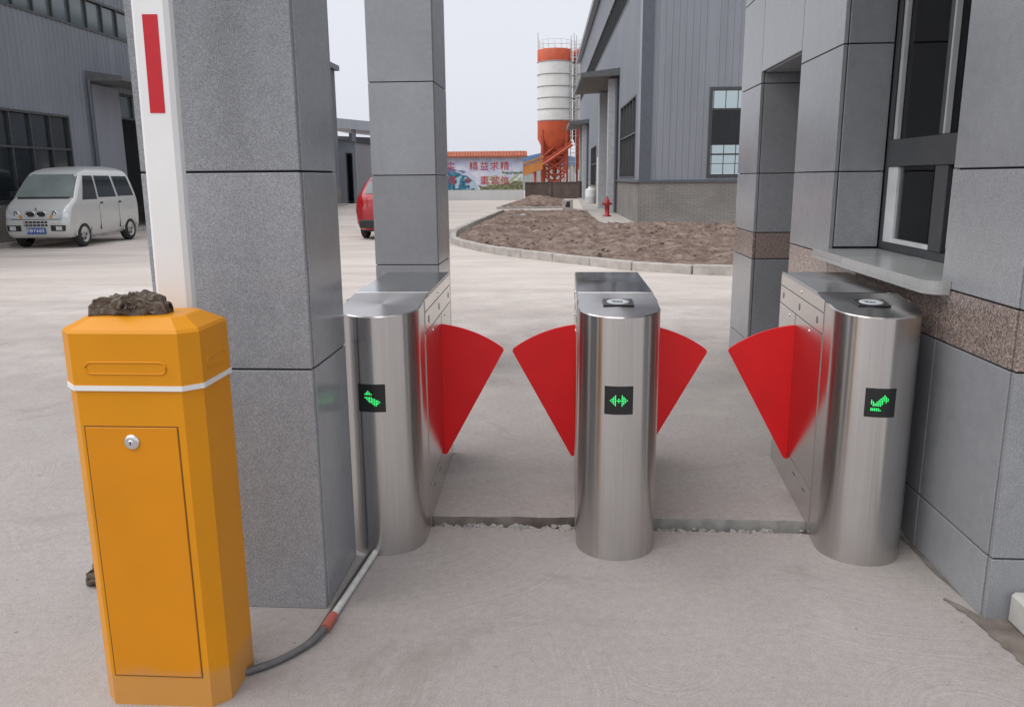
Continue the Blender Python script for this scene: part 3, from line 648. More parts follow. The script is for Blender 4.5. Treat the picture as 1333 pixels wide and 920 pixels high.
# ================================================================== FACTORIES
def wall_rects(u0, u1, z0, z1, ops):
    us = sorted({u0, u1} | {max(u0, min(u1, o[0])) for o in ops} | {max(u0, min(u1, o[1])) for o in ops}); out = []
    for a, b2 in zip(us, us[1:]):
        cuts = sorted((o[2], o[3]) for o in ops if o[0] <= a + 1e-6 and o[1] >= b2 - 1e-6); z = z0
        for c, d in cuts:
            if c > z: out.append((a, b2, z, c))
            z = max(z, d)
        if z < z1: out.append((a, b2, z, z1))
    return out
def wall(root, name, org, du, dn, u0, u1, z0, z1, ops, mat, th=.2, rib=.2, inner=None):
    # du = unit vector along, dn = outward normal (2D tuples, local to root)
    def P(u, n, z): return (org[0] + du[0] * u + dn[0] * n, org[1] + du[1] * u + dn[1] * n, z)
    mb = MB(); R_ = wall_rects(u0, u1, z0, z1, ops)
    for a, b2, c, d in R_:
        vs = [P(u, n, z) for u in (a, b2) for n in (0, -th) for z in (c, d)]
        mb.add(vs, [(0, 1, 3, 2), (4, 6, 7, 5), (0, 4, 5, 1), (2, 3, 7, 6), (0, 2, 6, 4), (1, 5, 7, 3)])
    if rib:
        for a, b2, c, d in R_:
            k = math.ceil(a / rib)
            while k * rib + .06 <= b2 + 1e-6:
                u = k * rib; vs = [P(u, .001, c), P(u + .018, .024, c), P(u + .042, .024, c), P(u + .06, .001, c), P(u, .001, d), P(u + .018, .024, d), P(u + .042, .024, d), P(u + .06, .001, d)]
                mb.add(vs, [(0, 1, 5, 4), (1, 2, 6, 5), (2, 3, 7, 6)]); k += 1
    return obj(name, mb, mat, root), P
def window(root, P, u0, u1, z0, z1, cols, rows, glass, frame='frame_dark', fw_=.06, name='window'):
    def bx_(q, a, b2, n0, n1, c, d):
        q.add([P(u, n, z) for u in (a, b2) for n in (n1, n0) for z in (c, d)], [(0, 1, 3, 2), (4, 6, 7, 5), (0, 4, 5, 1), (2, 3, 7, 6), (0, 2, 6, 4), (1, 5, 7, 3)])
    q = MB(); bx_(q, u0, u1, -.12, .035, z0, z0 + fw_); bx_(q, u0, u1, -.12, .035, z1 - fw_, z1); bx_(q, u0, u0 + fw_, -.12, .034, z0 + fw_, z1 - fw_); bx_(q, u1 - fw_, u1, -.12, .034, z0 + fw_, z1 - fw_)
    w = obj(name, q, frame, root); us = [u0 + fw_ + (u1 - u0 - 2 * fw_) * i / cols for i in range(cols + 1)]
    zs = [z0 + fw_] + [z0 + (z1 - z0) * r_ for r_ in rows] + [z1 - fw_]
    for u in us[1:-1]:
        q = MB(); bx_(q, u - .022, u + .022, -.10, .02, z0 + fw_, z1 - fw_); obj('mullion', q, frame, w)
    for z in zs[1:-1]:
        q = MB(); bx_(q, u0 + fw_, u1 - fw_, -.099, .018, z - .025, z + .025); obj('transom', q, frame, w)
    for a, b2 in zip(us, us[1:]):
        for c, d in zip(zs, zs[1:]):
            q = MB(); t_ = random.uniform(-.004, .004); q.add([P(a + .02, -.05 + t_, c + .02), P(b2 - .02, -.05 - t_, c + .02), P(b2 - .02, -.05 - t_, d - .02), P(a + .02, -.05 + t_, d - .02)], [(0, 1, 2, 3)]); obj('pane', q, glass, w)
    return w

# ---- right-hand factory (turned 1.4 degrees)
FR = thing('factory', 'grey ribbed metal factory hall on a pale brick plinth behind the soil bed', 'factory', (2.337, 25.74, YZ), R(1.4), None)
WID, LN, EV = 22, 44.5, 10.9
side_ops = [(1.5, 6.9, 1.46, 4.1), (8.35, 13.4, 0, 5.0), (15.6, 18.2, 1.46, 3.3), (21.8, 27.0, 1.0, 3.3), (30.5, 35, 0, 4.6), (4.2, 43, 7.5, 8.75)]
_, PS = wall(FR, 'side_wall', (0, 0), (0, 1), (-1, 0), 0, LN, 1.36, EV, [o for o in side_ops], 'siding_grey')
for v0, v1 in ((0, 8.35), (13.4, 18.6), (19.9, 30.5), (35, LN)): wall(FR, 'side_plinth', (-.03, 0), (0, 1), (-1, 0), v0, v1, 0, 1.34, [(21.8, 27, 1.0, 2)], 'plinth_brick', .26, 0)
front_ops = [(2.02, 6.4, 1.46, 4.12), (9, 13.4, 1.46, 4.12), (1.2, 21, 7.5, 8.75)]
_, PF = wall(FR, 'front_wall', (0, 0), (1, 0), (0, -1), 0.2, WID, 1.36, EV + 1.4, front_ops, 'siding_grey')
wall(FR, 'front_plinth', (0, -.03), (1, 0), (0, -1), -.03, WID, 0, 1.34, [], 'plinth_brick', .26, 0)
_, PB = wall(FR, 'rear_wall', (0, LN), (1, 0), (0, 1), 0.2, WID, 0, EV + 1.4, [(2, 21, 1.5, 4.1), (2, 21, 6.9, 8.6)], 'siding_dark', .2, 0)
wall(FR, 'far_side_wall', (WID, 0), (0, 1), (1, 0), 0, LN, 0, EV, [(2, 42, 1.5, 4.1), (2, 42, 7.5, 8.7)], 'siding_dark', .2, 0)
q = MB(); q.add([(-.35, -.2, EV), (-.35, LN + .3, EV), (WID / 2, LN + .3, EV + 1.6), (WID / 2, -.2, EV + 1.6), (WID + .3, LN + .3, EV), (WID + .3, -.2, EV)], [(0, 3, 2, 1), (3, 5, 4, 2)]); obj('roof', q, 'siding_dark', FR)
q = MB(); q.box(-.09, 3.0, -.075, -.01, 1.325, 1.40); q.box(-.09, -.01, -.01, 8.3, 1.325, 1.40); obj('sill_flashing', q, 'flashing', FR)
q = MB(); q.box(-.05, .30, -.055, .0, 1.40, EV); obj('corner_flashing', q, 'flashing', FR)
q = MB(); q.box(-.05, -.026, .002, .55, 1.40, EV); obj('corner_trim', q, 'siding_grey', FR)
q = MB(); q.box(-.34, -.06, 0, LN, EV - .25, EV - .02); obj('eaves_gutter', q, 'siding_grey', FR)
window(FR, PS, 1.5, 6.9, 1.46, 4.1, 5, (.55,), 'window_glass'); window(FR, PS, 15.6, 18.2, 1.46, 3.3, 3, (.55,), 'glass_dark'); window(FR, PS, 21.8, 27.0, 1.0, 3.3, 4, (.55,), 'glass_dark')
window(FR, PS, 4.2, 43, 7.5, 8.75, 36, (), 'glass_dark')
window(FR, PF, 2.02, 6.4, 1.46, 4.12, 4, (.26, .76), 'window_glass', fw_=.1); window(FR, PF, 9, 13.4, 1.46, 4.12, 4, (.26, .76), 'window_glass'); window(FR, PF, 1.2, 21, 7.5, 8.75, 20, (), 'glass_dark')
window(FR, PB, 2, 21, 1.5, 4.1, 19, (.4,), 'window_glass'); window(FR, PB, 2, 21, 6.9, 8.6, 19, (), 'window_glass')
def canopy(root, v0, v1, z, out, label=''):
    q = MB(); q.add([(-out, v0, z - .02), (-out, v1, z - .02), (0, v1, z + .16), (0, v0, z + .16), (-out, v0, z - .20), (-out, v1, z - .20), (0, v1, z - .12), (0, v0, z - .12)],
                    [(0, 1, 2, 3), (4, 7, 6, 5), (0, 4, 5, 1), (0, 3, 7, 4), (1, 5, 6, 2)]); c = obj('canopy', q, 'canopy_grey', root)
    q = MB(); q.add([(-out + .08, v0 + .08, z - .205), (-.05, v0 + .08, z - .125), (-.05, v1 - .08, z - .125), (-out + .08, v1 - .08, z - .205)], [(0, 1, 2, 3)]); obj('soffit', q, 'soffit', c); return c
canopy(FR, 7.5, 14.2, 5.5, 1.55); canopy(FR, 29.6, 36, 5.1, 1.35)
for v0, v1, zt in ((7.95, 8.35, 5.3), (13.4, 13.8, 5.3), (30.1, 30.5, 4.9), (35, 35.4, 4.9)):
    q = MB(); q.cbox(-.42, -.02, v0, v1, 0, zt, .01); obj('door_jamb', q, 'flashing_light', FR)
for v0, v1, zt in ((8.35, 13.4, 5.0), (30.5, 35, 4.6)):
    q = MB(); q.box(.05, .12, v0, (v0 + v1) / 2 - .6, .02, zt - .05); obj('sliding_door', q, 'flashing', FR)
for v in (7.75, 29.9):
    q = MB(); q.tube([(-.11, v, .1), (-.11, v, 5.25)], .06, 10); obj('downpipe', q, 'flashing', FR)
q = MB(); q.cbox(-.10, -.035, 18.65, 19.85, .02, 2.55, .01); d_ = obj('door', q, 'door_cream', FR); d_['label'] = 'cream side door'
q = MB(); q.cbox(-.14, -.10, 19.65, 19.7, 1.0, 1.15, .005); obj('handle', q, 'chrome', d_)
# trusses inside
for v in (6, 12, 18, 24, 30, 36, 42):
    q = MB(); q.bar((.25, v, EV - .2), (WID - .25, v, EV - .2), .25); q.bar((.25, v, EV - .9), (WID - .25, v, EV - .9), .2)
    for k in range(11): q.bar((.5 + 2 * k, v, EV - .9), (1.5 + 2 * k, v, EV - .2), .1)
    q.box(.21, .5, v - .15, v + .15, 0, EV - .3); q.box(WID - .5, WID - .21, v - .15, v + .15, 0, EV - .3); obj('truss', q, 'flashing', FR)

# ---- left-hand factory (wall along X = -13.5, facing the lane)
FL = thing('factory', 'grey ribbed metal workshop with upper window strip, behind the parked minivan', 'factory', (-13.5, 12, YZ))
LL = 36.9; y_ = lambda Y: Y - 12
l_ops = [(y_(13), y_(25.9), 5.66, 6.55), (y_(27), y_(47), 5.66, 6.55), (y_(15.5), y_(22.0), 1.0, 3.24), (y_(24.6), y_(29.4), 0, 4.1), (y_(33), y_(40), 1.0, 3.24)]
_, PL = wall(FL, 'front_wall', (0, 0), (0, 1), (1, 0), 0, LL, .98, 8.0, l_ops, 'siding_left')
wall(FL, 'plinth', (.03, 0), (0, 1), (1, 0), 0, LL, 0, .96, [(y_(24.6), y_(29.4), 0, 2)], 'plinth_brick', .26, 0)
wall(FL, 'end_wall', (0, LL), (1, 0), (0, 1), -20, -.2, 0, 8.0, [], 'siding_left'); wall(FL, 'end_wall', (0, 0), (1, 0), (0, -1), -20, -.2, 0, 8.0, [], 'siding_left')
wall(FL, 'rear_wall', (-20, 0), (0, 1), (-1, 0), 0, LL, 0, 8.0, [(2, 35, 3.2, 4.4)], 'siding_left', .2, 0)
q = MB(); q.add([(.25, -.2, 8.0), (.25, LL + .2, 8.0), (-10, LL + .2, 9.2), (-10, -.2, 9.2), (-20.3, LL + .2, 8.0), (-20.3, -.2, 8.0)], [(0, 1, 2, 3), (3, 2, 4, 5)]); obj('roof', q, 'siding_dark', FL)
q = MB(); q.box(.028, .28, -.1, LL + .1, 7.7, 7.98); obj('eaves_gutter', q, 'flashing', FL)
window(FL, PL, y_(13), y_(25.9), 5.66, 6.55, 16, (), 'glass_grey'); window(FL, PL, y_(27), y_(47), 5.66, 6.55, 24, (), 'glass_grey')
window(FL, PL, y_(15.5), y_(22.0), 1.0, 3.24, 8, (.6,), 'glass_dark'); window(FL, PL, y_(33), y_(40), 1.0, 3.24, 8, (.6,), 'glass_dark')
q = MB(); a0, a1, z = y_(23.0), y_(30.4), 4.38
q.add([(1.1, a0, z - .0), (1.1, a1, z), (0.03, a1, z + .15), (0.03, a0, z + .15), (1.1, a0, z - .12), (1.1, a1, z - .12), (.03, a1, z - .12), (.03, a0, z - .12)], [(0, 3, 2, 1), (4, 5, 6, 7), (0, 1, 5, 4), (0, 4, 7, 3), (1, 2, 6, 5)]); obj('canopy', q, 'canopy_grey', FL)
q = MB(); q.tube([(.10, y_(23.0), .1), (.10, y_(23.0), 4.3)], .05, 10); obj('downpipe', q, 'flashing', FL)
q = MB(); q.cbox(.027, .10, y_(23.15), y_(24.58), 0, 4.2, .01); obj('door_jamb', q, 'siding_left', FL)
q = MB(); q.cbox(.027, .10, y_(29.42), y_(30.2), 0, 4.2, .01); obj('door_jamb', q, 'siding_left', FL)
window(FL, PL, y_(24.62), y_(29.38), 3.35, 4.08, 6, (), 'glass_grey', fw_=.04, name='transom_window')
q = MB(); q.box(-.19, -.12, y_(27.9), y_(29.3), .02, 3.3); obj('sliding_door', q, 'flashing', FL)

# ---- far sheds beyond the left factory
SH = thing('shed', 'small light grey shed with a dark doorway at the end of the yard', 'shed', (-13.0, 51, YZ))
q = MB(); zt = lambda x: 3.75 + (-x) * .42
q.prism([(-8, 0), (-.62, 0), (-.62, 3.1), (-.22 - .0, 3.1), (-.22, 0), (0, 0), (0, zt(0)), (-8, zt(-2.6))], 0, .2, 'y'); obj('front_wall', q, 'siding_grey', SH)
q = MB(); q.box(-.2, 0, .2, 7, 0, 3.74); q.box(-8, -7.8, .2, 7, 0, 4.7); q.box(-7.8, -.2, 6.8, 7, 0, 3.7); obj('side_walls', q, 'siding_dark', SH)
q = MB(); q.add([(.15, -.15, 3.74), (.15, 7.1, 3.74), (-8.1, 7.1, 5.0), (-8.1, -.15, 5.0)], [(0, 1, 2, 3)]); obj('roof', q, 'siding_dark', SH)
q = MB(); q.cbox(-.64, -.6, -.03, .05, 0, 3.1, .005); q.cbox(-.24, -.2, -.03, .05, 0, 3.1, .005); q.cbox(-.6, -.24, -.03, .05, 3.06, 3.12, .005); obj('door_frame', q, 'flashing', SH)
OS = thing('open_shed', 'open sided shed with deep grey roof fascia far behind the lone pillar', 'shed', (-17.2, 70, YZ))
q = MB(); q.prism([(-5, 6.9), (-1.8, 6.55), (2.4, 6.1), (2.4, 5.35), (-1.8, 5.75), (-5, 6.1)], 0, 14, 'y'); obj('roof', q, 'siding_grey', OS)
for x in (-4.5, -.8, 2.2):
    for y in (.3, 13.5):
        q = MB(); q.box(x - .15, x + .15, y - .15, y + .15, 0, 6.0 - (x + 1.8) * .11 - .15 if x > -1.8 else 6.1); obj('post', q, 'flashing', OS)
q = MB(); q.box(-5, 2.4, 9, 9.3, 0, 3.4); obj('back_screen', q, 'flashing', OS)
q = MB(); q.prism([(-5, 5.6), (2.4, 5.2), (2.4, 4.05), (-5, 4.05)], 9, 9.3, 'y'); obj('upper_screen', q, 'flashing', OS)

# ---- mural wall
MW = thing('mural_wall', 'white wall with a landscape mural, red brush lettering and red tile coping', 'wall', (-6.4, 58, YZ))
mx0, mx1 = -3.4, 3.5
q = MB(); q.cbox(mx0, mx1, 0, .3, 0, 2.95, .01); obj('wall', q, 'render_white', MW)
q = MB(); q.prism([(-.35, 2.93), (-.35, 3.02), (.15, 3.34), (.65, 3.02), (.65, 2.93)], mx0 - .1, mx1 + .25, 'x'); cp = obj('coping', q, 'tile_red', MW)
for k in range(36):
    x = mx0 + .05 + k * .195; q = MB(); q.tube([(x, -.37, 2.985), (x, .14, 3.335)], .045, 6); obj('roof_tile', q, 'tile_red', cp)
NU, NV = 180, 70; q = MB(); q.grid(lambda u, v: (mx0 + .04 + (mx1 - mx0 - .08) * u, -.012, .70 + 2.17 * v), NU, NV, False); me = q.mesh('mural')
def mural_col(x, z):      # x, z on the wall in metres
    p = Vector((x * 1.5, z * 1.5, 0)); n1 = noise.fractal(p, 1, 2, 4); n2 = noise.noise(p * 4)
    c = Vector((.50, .55, .76)).lerp(Vector((.78, .80, .86)), max(0, min(1, .5 + .9 * n1 + (1.7 - z) * .25)))
    if z > 1.9 + .15 * n1 and x < -.6 and z < 2.15 + .12 * math.sin(x * 2.2): c = Vector((.16, .22, .40))
    d = 1 - ((x + 2.0) / 2.3) ** 2; top = .75 + 1.25 * max(0, d) ** .6 + .25 * n1
    if d > 0 and z < top: c = Vector((.03, .10, .26)).lerp(Vector((.05, .28, .30)), max(0, min(1, .5 + n2))) if n1 < .22 else Vector((.45, .58, .66))
    land = .98 + .18 * n1 + max(0, x - .6) * .10
    if z < land and x > .1 + .5 * n1: c = Vector((.26, .25, .14)).lerp(Vector((.10, .13, .07)), max(0, min(1, .5 + 1.4 * n2)))
    elif x > .9 and z < 1.5 + .5 * n1 and n2 > -.1: c = Vector((.42, .46, .30))
    if x > 2.0 and abs(z - 1.85 - .1 * n2) < .07: c = Vector((.16, .22, .17))
    return c
ca = me.color_attributes.new('Col', 'FLOAT_COLOR', 'POINT')
for i, vtx in enumerate(me.vertices):
    c = mural_col(vtx.co.x, vtx.co.z); ca.data[i].color = (c.x, c.y, c.z, 1)
MU = obj('mural', me, 'mural_print', MW)
def text_mesh(ch, size, bold=0.0):
    cu = bpy.data.curves.new('glyph', 'FONT'); cu.body = ch; cu.size = size; cu.align_x = 'CENTER'; cu.align_y = 'CENTER'; cu.offset = bold; cu.extrude = .004; cu.resolution_u = 2
    o = bpy.data.objects.new('glyph', cu); COL.objects.link(o); dg = bpy.context.evaluated_depsgraph_get(); dg.update(); me = bpy.data.meshes.new_from_object(o.evaluated_get(dg)); bpy.data.objects.remove(o); return me
def write(ch, x, z, size, mat, parent, y, bold=.012, name='character', rz=0, sx=1):
    me = text_mesh(ch, size, bold); me.materials.clear(); o = obj(name, me, mat, parent); o.rotation_euler = (PI / 2, 0, rz); o.location = (x, y, z); o.scale.x = sx; return o
for row, z in (('\u5b9e\u7cbe\u76ca\u6c42\u7cbe', 2.28), ('\u540c\u5b88\u91cd\u8bda\u4fe1', 1.30)):
    for ch, x in zip(row, (-1.62, .0 if z > 2 else -.42, .75, 1.47, 2.19)): write(ch, x, z, .64 if x != -.42 else .42, 'ink_red', MU, -.02, .004)

# ---- low brown wall beside it
BW = thing('boundary_wall', 'low brown block wall with a pilaster below the silos', 'wall', (-.9, 60, YZ))
q = MB(); q.cbox(-1.98, 2.5, 0, .24, 0, 1.12, .01); obj('wall', q, 'brown_block', BW)
q = MB(); q.cbox(-1.98, 2.5, -.04, .28, 1.12, 1.2, .01); obj('coping', q, 'brown_block', BW)
for x in (-.2, 1.9):
    q = MB(); q.cbox(x - .15, x + .15, -.1, .34, 0, 1.25, .01); obj('pilaster', q, 'brown_block', BW)

# ---- silos
def silo(x, y, label, ladder=True):
    S = thing('silo', label, 'silo', (x, y, YZ), 0, 'cement silos'); r_ = 1.68
    q = MB(); q.lathe([(r_, 6.9), (r_, 12.3)], 40); sh = obj('shell', q, 'silo_white', S)
    q = MB(); q.lathe([(r_, 12.3), (r_ + .01, 13.4), (r_ - .06, 13.45), (.3, 13.52), (0, 13.52)], 40); obj('top_band', q, 'silo_orange', S)
    q = MB(); q.lathe([(r_ + .005, 6.9), (r_ + .005, 5.2), (.35, 2.6), (.22, 2.5), (.22, 1.9)], 40); obj('hopper', q, 'silo_orange', S)
    for z in (7.95, 9.0, 10.05, 11.15, 12.3, 6.9):
        q = MB(); q.lathe([(r_ + .005, z - .05), (r_ + .05, z - .03), (r_ + .05, z + .03), (r_ + .005, z + .05)], 40); obj('seam_ring', q, 'silo_seam', S)
    for k in range(4):
        a = PI / 4 + k * PI / 2; cx, cy = 1.62 * math.cos(a), 1.62 * math.sin(a); q = MB(); q.tube([(cx, cy, 0), (cx, cy, 6.0)], .2, 10); obj('leg', q, 'steel_orange', S)
    for k in range(4):
        a, b2 = PI / 4 + k * PI / 2, PI / 4 + (k + 1) * PI / 2; A = (1.62 * math.cos(a), 1.62 * math.sin(a)); B2 = (1.62 * math.cos(b2), 1.62 * math.sin(b2))
        q = MB()
        for f_ in (.25, .5, .75): q.bar((A[0] + (B2[0] - A[0]) * f_, A[1] + (B2[1] - A[1]) * f_, .2), (A[0] + (B2[0] - A[0]) * f_, A[1] + (B2[1] - A[1]) * f_, 5.3), .10)
        for z0, z1 in ((.3, 2.6), (2.6, 4.9)): q.bar((*A, z0), (*B2, z1), .09); q.bar((*B2, z0), (*A, z1), .09); q.bar((*A, z1), (*B2, z1), .1)
        for z0, z1 in ((.3, 1.8), (1.8, 3.4), (3.4, 5.4)): q.bar((A[0] * 1.1, A[1] * 1.1, z0), (B2[0] * 1.1, B2[1] * 1.1, z1), .13); q.bar((B2[0] * 1.1, B2[1] * 1.1, z0), (A[0] * 1.1, A[1] * 1.1, z1), .13); q.bar((A[0] * 1.1, A[1] * 1.1, z1), (B2[0] * 1.1, B2[1] * 1.1, z1), .13)
        obj('bracing', q, 'steel_orange', S)
    q = MB()
    for k in range(16):
        a = 2 * PI * k / 16; q.tube([(1.6 * math.cos(a), 1.6 * math.sin(a), 13.42), (1.6 * math.cos(a), 1.6 * math.sin(a), 14.25)], .016, 5)
    for z in (13.85, 14.25): q.tube([(1.6 * math.cos(2 * PI * k / 32), 1.6 * math.sin(2 * PI * k / 32), z) for k in range(33)], .016, 5, False)
    obj('guard_rail', q, 'pale_steel', S)
    q = MB(); q.tube([(-1.6, -.3, 13.4), (-1.62, -.3, 15.0)], .04, 5); obj('vent_pipe', q, 'pale_steel', S)
    if ladder:
        q = MB(); X, Y = 1.55, -.95
        for dx in (0, .5): q.tube([(X + dx, Y, 1.0), (X + dx, Y, 14.6)], .045, 6)
        for k in range(44): q.bar((X, Y, 1.2 + .3 * k), (X + .5, Y, 1.2 + .3 * k), .03)
        for k in range(14):
            z = 3 + .8 * k; q.tube([(X + .25 + .38 * math.cos(t_), Y - .3 + .38 * math.sin(t_), z) for t_ in [2 * PI * i / 10 for i in range(11)]], .02, 4, False)
        obj('ladder', q, 'pale_steel', S)
        q = MB(); q.bar((-2.2, -1.6, 2.0), (1.7, -1.6, 4.6), .22); q.bar((-2.2, -1.3, 2.3), (1.7, -1.3, 4.9), .12); obj('screw_feeder', q, 'steel_orange', S)
        q = MB()
        for k in range(5): q.box(1.0 + k * .32, 1.14 + k * .32, -1.75, -1.6, .5, 1.9 + .35 * (k % 3))
        obj('gauge_panel', q, 'pale_steel', S)
    return S
silo(-1.0, 82, 'red and white cement silo with caged ladder rising behind the brown wall')
silo(2.45, 82.6, 'second red and white cement silo mostly hidden by the factory hall', False)
CV = thing('conveyor', 'orange inclined conveyor gallery running up beside the silos', 'conveyor', (-4.2, 78, YZ))
q = MB(); q.prism([(-2.5, 1.6), (2.1, 3.2), (2.1, 2.3), (-2.5, .7)], 0, 1.2, 'y'); obj('gallery', q, 'conveyor_orange', CV)
for x in (-2, -.3, 1.4):
    q = MB(); q.bar((x, .2, 0), (x, .2, 1.9 + x * .34), .15); q.bar((x, 1.0, 0), (x, 1.0, 1.9 + x * .34), .15); obj('trestle', q, 'steel_orange', CV)
q = MB(); q.prism([(-2.6, 1.7), (2.2, 3.35), (2.2, 3.55), (-2.6, 1.9)], -.1, 1.3, 'y'); obj('cover', q, 'conveyor_orange', CV)
FB = thing('far_hall', 'low pale hall with blue roof far beyond the mural wall', 'hall', (-9, 100, YZ))
q = MB(); q.box(0, 14, 0, 12, 0, 3.0); obj('wall', q, 'far_wall', FB); q = MB(); q.prism([(-.3, 3.0), (14.3, 3.0), (7, 4.6)], -.3, 12.3, 'y'); obj('roof', q, 'roof_blue', FB)

# ================================================================== VEHICLES (forward = +X, local)
def superring(xf, xr, w, rf, rr_, z, n=7):
    o = []
    for cx, cy, r_, a0 in ((xf - rf, w - rf, rf, 0), (xr + rr_, w - rr_, rr_, PI / 2), (xr + rr_, -w + rr_, rr_, PI), (xf - rf, -w + rf, rf, 3 * PI / 2)):
        o += [(cx + r_ * math.cos(a0 + PI / 2 * i / n), cy + r_ * math.sin(a0 + PI / 2 * i / n), z) for i in range(n + 1)]
    return o
def car_body(name, root, F, B, Wd, zs, rf, rb, mat, wheels, wr):
    q = MB(); vs = []; n = 0
    for z in zs:
        ring = superring(lerp(F, z), lerp(B, z), lerp(Wd, z), min(lerp(rf, z), lerp(Wd, z) * .95), min(lerp(rb, z), lerp(Wd, z) * .95), z); n = len(ring); vs += ring
    k = len(zs); q.add(vs, [(i * n + j, i * n + (j + 1) % n, (i + 1) * n + (j + 1) % n, (i + 1) * n + j) for i in range(k - 1) for j in range(n)] + [tuple(range((k - 1) * n, k * n)), tuple(range(n))[::-1]], True)
    o = obj(name, q, mat, root)
    c = MB()
    for x in wheels: c.lathe([(0, -1.2), (wr * 1.17, -1.2), (wr * 1.17, 1.2), (0, 1.2)], 28, (x, 0, wr), 'y', False)
    co = obj('cutter', c, 'car_black'); md = o.modifiers.new('b', 'BOOLEAN'); md.operation = 'DIFFERENCE'; md.object = co; md.solver = 'EXACT'
    dg = bpy.context.evaluated_depsgraph_get(); dg.update(); me = bpy.data.meshes.new_from_object(o.evaluated_get(dg)); o.modifiers.clear(); o.data = me; bpy.data.objects.remove(co)
    return o
def wheel(root, x, y, wr, side):
    q = MB(); h = .085; q.lathe([(wr * .62, -h), (wr * .9, -h), (wr, -h * .6), (wr, h * .6), (wr * .9, h), (wr * .62, h)], 30, (0, 0, 0), 'y')
    t_ = obj('wheel', q, 'tyre', root, (x, y, wr))
    q = MB(); s = side; q.lathe([(wr * .64, s * h * .95), (wr * .60, s * h * .75), (wr * .5, s * h * .35), (wr * .25, s * h * .6), (wr * .12, s * h * .85), (0, s * h * .85)], 30, (0, 0, 0), 'y'); rm = obj('rim', q, 'rim', t_)
    for k in range(6):
        a = 2 * PI * k / 6; q = MB(); q.lathe([(0, 0), (wr * .09, 0), (wr * .09, s * .012), (0, s * .012)], 10, (wr * .38 * math.cos(a), s * h * .5, wr * .38 * math.sin(a)), 'y', False); obj('rim_hole', q, 'car_black', rm)
def side_patch(root, name, mat, Wd, pts_low, pts_high, side, off=.004):
    # quad patch on the flank: (xa, xb, z) rows
    (a0, b0, z0), (a1, b1, z1) = pts_low, pts_high; q = MB()
    def fn(u, v):
        z = z0 + (z1 - z0) * v; xa = a0 + (a1 - a0) * v; xb = b0 + (b1 - b0) * v; return (xa + (xb - xa) * u, side * (lerp(Wd, z) + off), z)
    q.grid(fn, 4, 8); return obj(name, q, mat, root)
def front_patch(root, name, mat, F, ya0, yb0, z0, ya1, yb1, z1, off=.006, bow=.0, sgn=1, nn=8):
    q = MB(); WT, RT = (vW, rf) if root is VN else (sW, rfs)
    def fn(u, v):
        z = z0 + (z1 - z0) * v; ya = ya0 + (ya1 - ya0) * v; yb = yb0 + (yb1 - yb0) * v; y = ya + (yb - ya) * u; w = lerp(WT, z); r_ = min(lerp(RT, z), w * .95); e = max(0, abs(y) - (w - r_)); return (lerp(F, z) + sgn * (off - r_ + math.sqrt(max(0, r_ * r_ - e * e))), y, z)
    q.grid(fn, 10, 8); return obj(name, q, mat, root)

# ---- silver minivan
VN = thing('minivan', 'silver minivan with blue plate parked by the left workshop', 'van', (-12.02, 19.5, YZ), R(-87.5))
vF = [(.24, 1.66), (.30, 1.74), (.45, 1.765), (.60, 1.765), (.68, 1.735), (.84, 1.69), (.92, 1.64), (.98, 1.56), (1.12, 1.33), (1.30, 1.17), (1.50, .985), (1.66, .83), (1.74, .70), (1.80, .48), (1.845, .1), (1.86, -.3)]
vB = [(.24, -1.60), (.32, -1.67), (.5, -1.69), (.9, -1.69), (1.2, -1.66), (1.5, -1.60), (1.68, -1.54), (1.76, -1.46), (1.82, -1.30), (1.86, -1.0)]
vW = [(.24, .68), (.34, .735), (.5, .76), (.85, .765), (1.05, .755), (1.3, .71), (1.6, .648), (1.70, .61), (1.78, .54), (1.83, .44), (1.86, .28)]
rf = [(.24, .14), (.6, .17), (.9, .15), (1.0, .12), (1.2, .09), (1.7, .10), (1.86, .2)]; rb = [(.24, .15), (1.0, .15), (1.86, .2)]
zsv = [.24, .27, .30, .36, .45, .55, .60, .64, .68, .76, .84, .90, .94, .98, 1.05, 1.12, 1.2, 1.3, 1.4, 1.5, 1.58, 1.66, 1.70, 1.74, 1.77, 1.80, 1.825, 1.845, 1.86]
car_body('body', VN, vF, vB, vW, zsv, rf, rb, 'van_paint', (1.12, -1.1), .285)
for x in (1.12, -1.1):
    q = MB(); q.prism([(x + .328 * math.cos(PI * i / 16), .287 + .328 * math.sin(PI * i / 16)) for i in range(17)], -.60, .60, 'y'); obj('wheel_well', q, 'car_black', VN)
for x in (1.12, -1.1):
    for s in (-1, 1):
        wheel(VN, x, s * .675, .29, s)
        q = MB(); a = [(PI * i / 14) for i in range(15)]; q.tube([(x + .345 * math.cos(t_), s * .752, .285 + .345 * math.sin(t_)) for t_ in a], .018, 6); obj('arch_lip', q, 'van_paint', VN)
q = MB(); q.box(-1.5, 1.5, -.55, .55, .26, .5); obj('underbody', q, 'car_black', VN)
ws = front_patch(VN, 'windscreen', 'glass_pale', vF, -.685, .685, 1.12, -.575, .575, 1.665, .006)
front_patch(VN, 'bumper_line', 'car_black', vF, -.70, .70, .655, -.70, .70, .668, .004)
front_patch(VN, 'wiper', 'car_black', vF, -.60, .60, 1.115, -.60, .60, 1.155, .018)
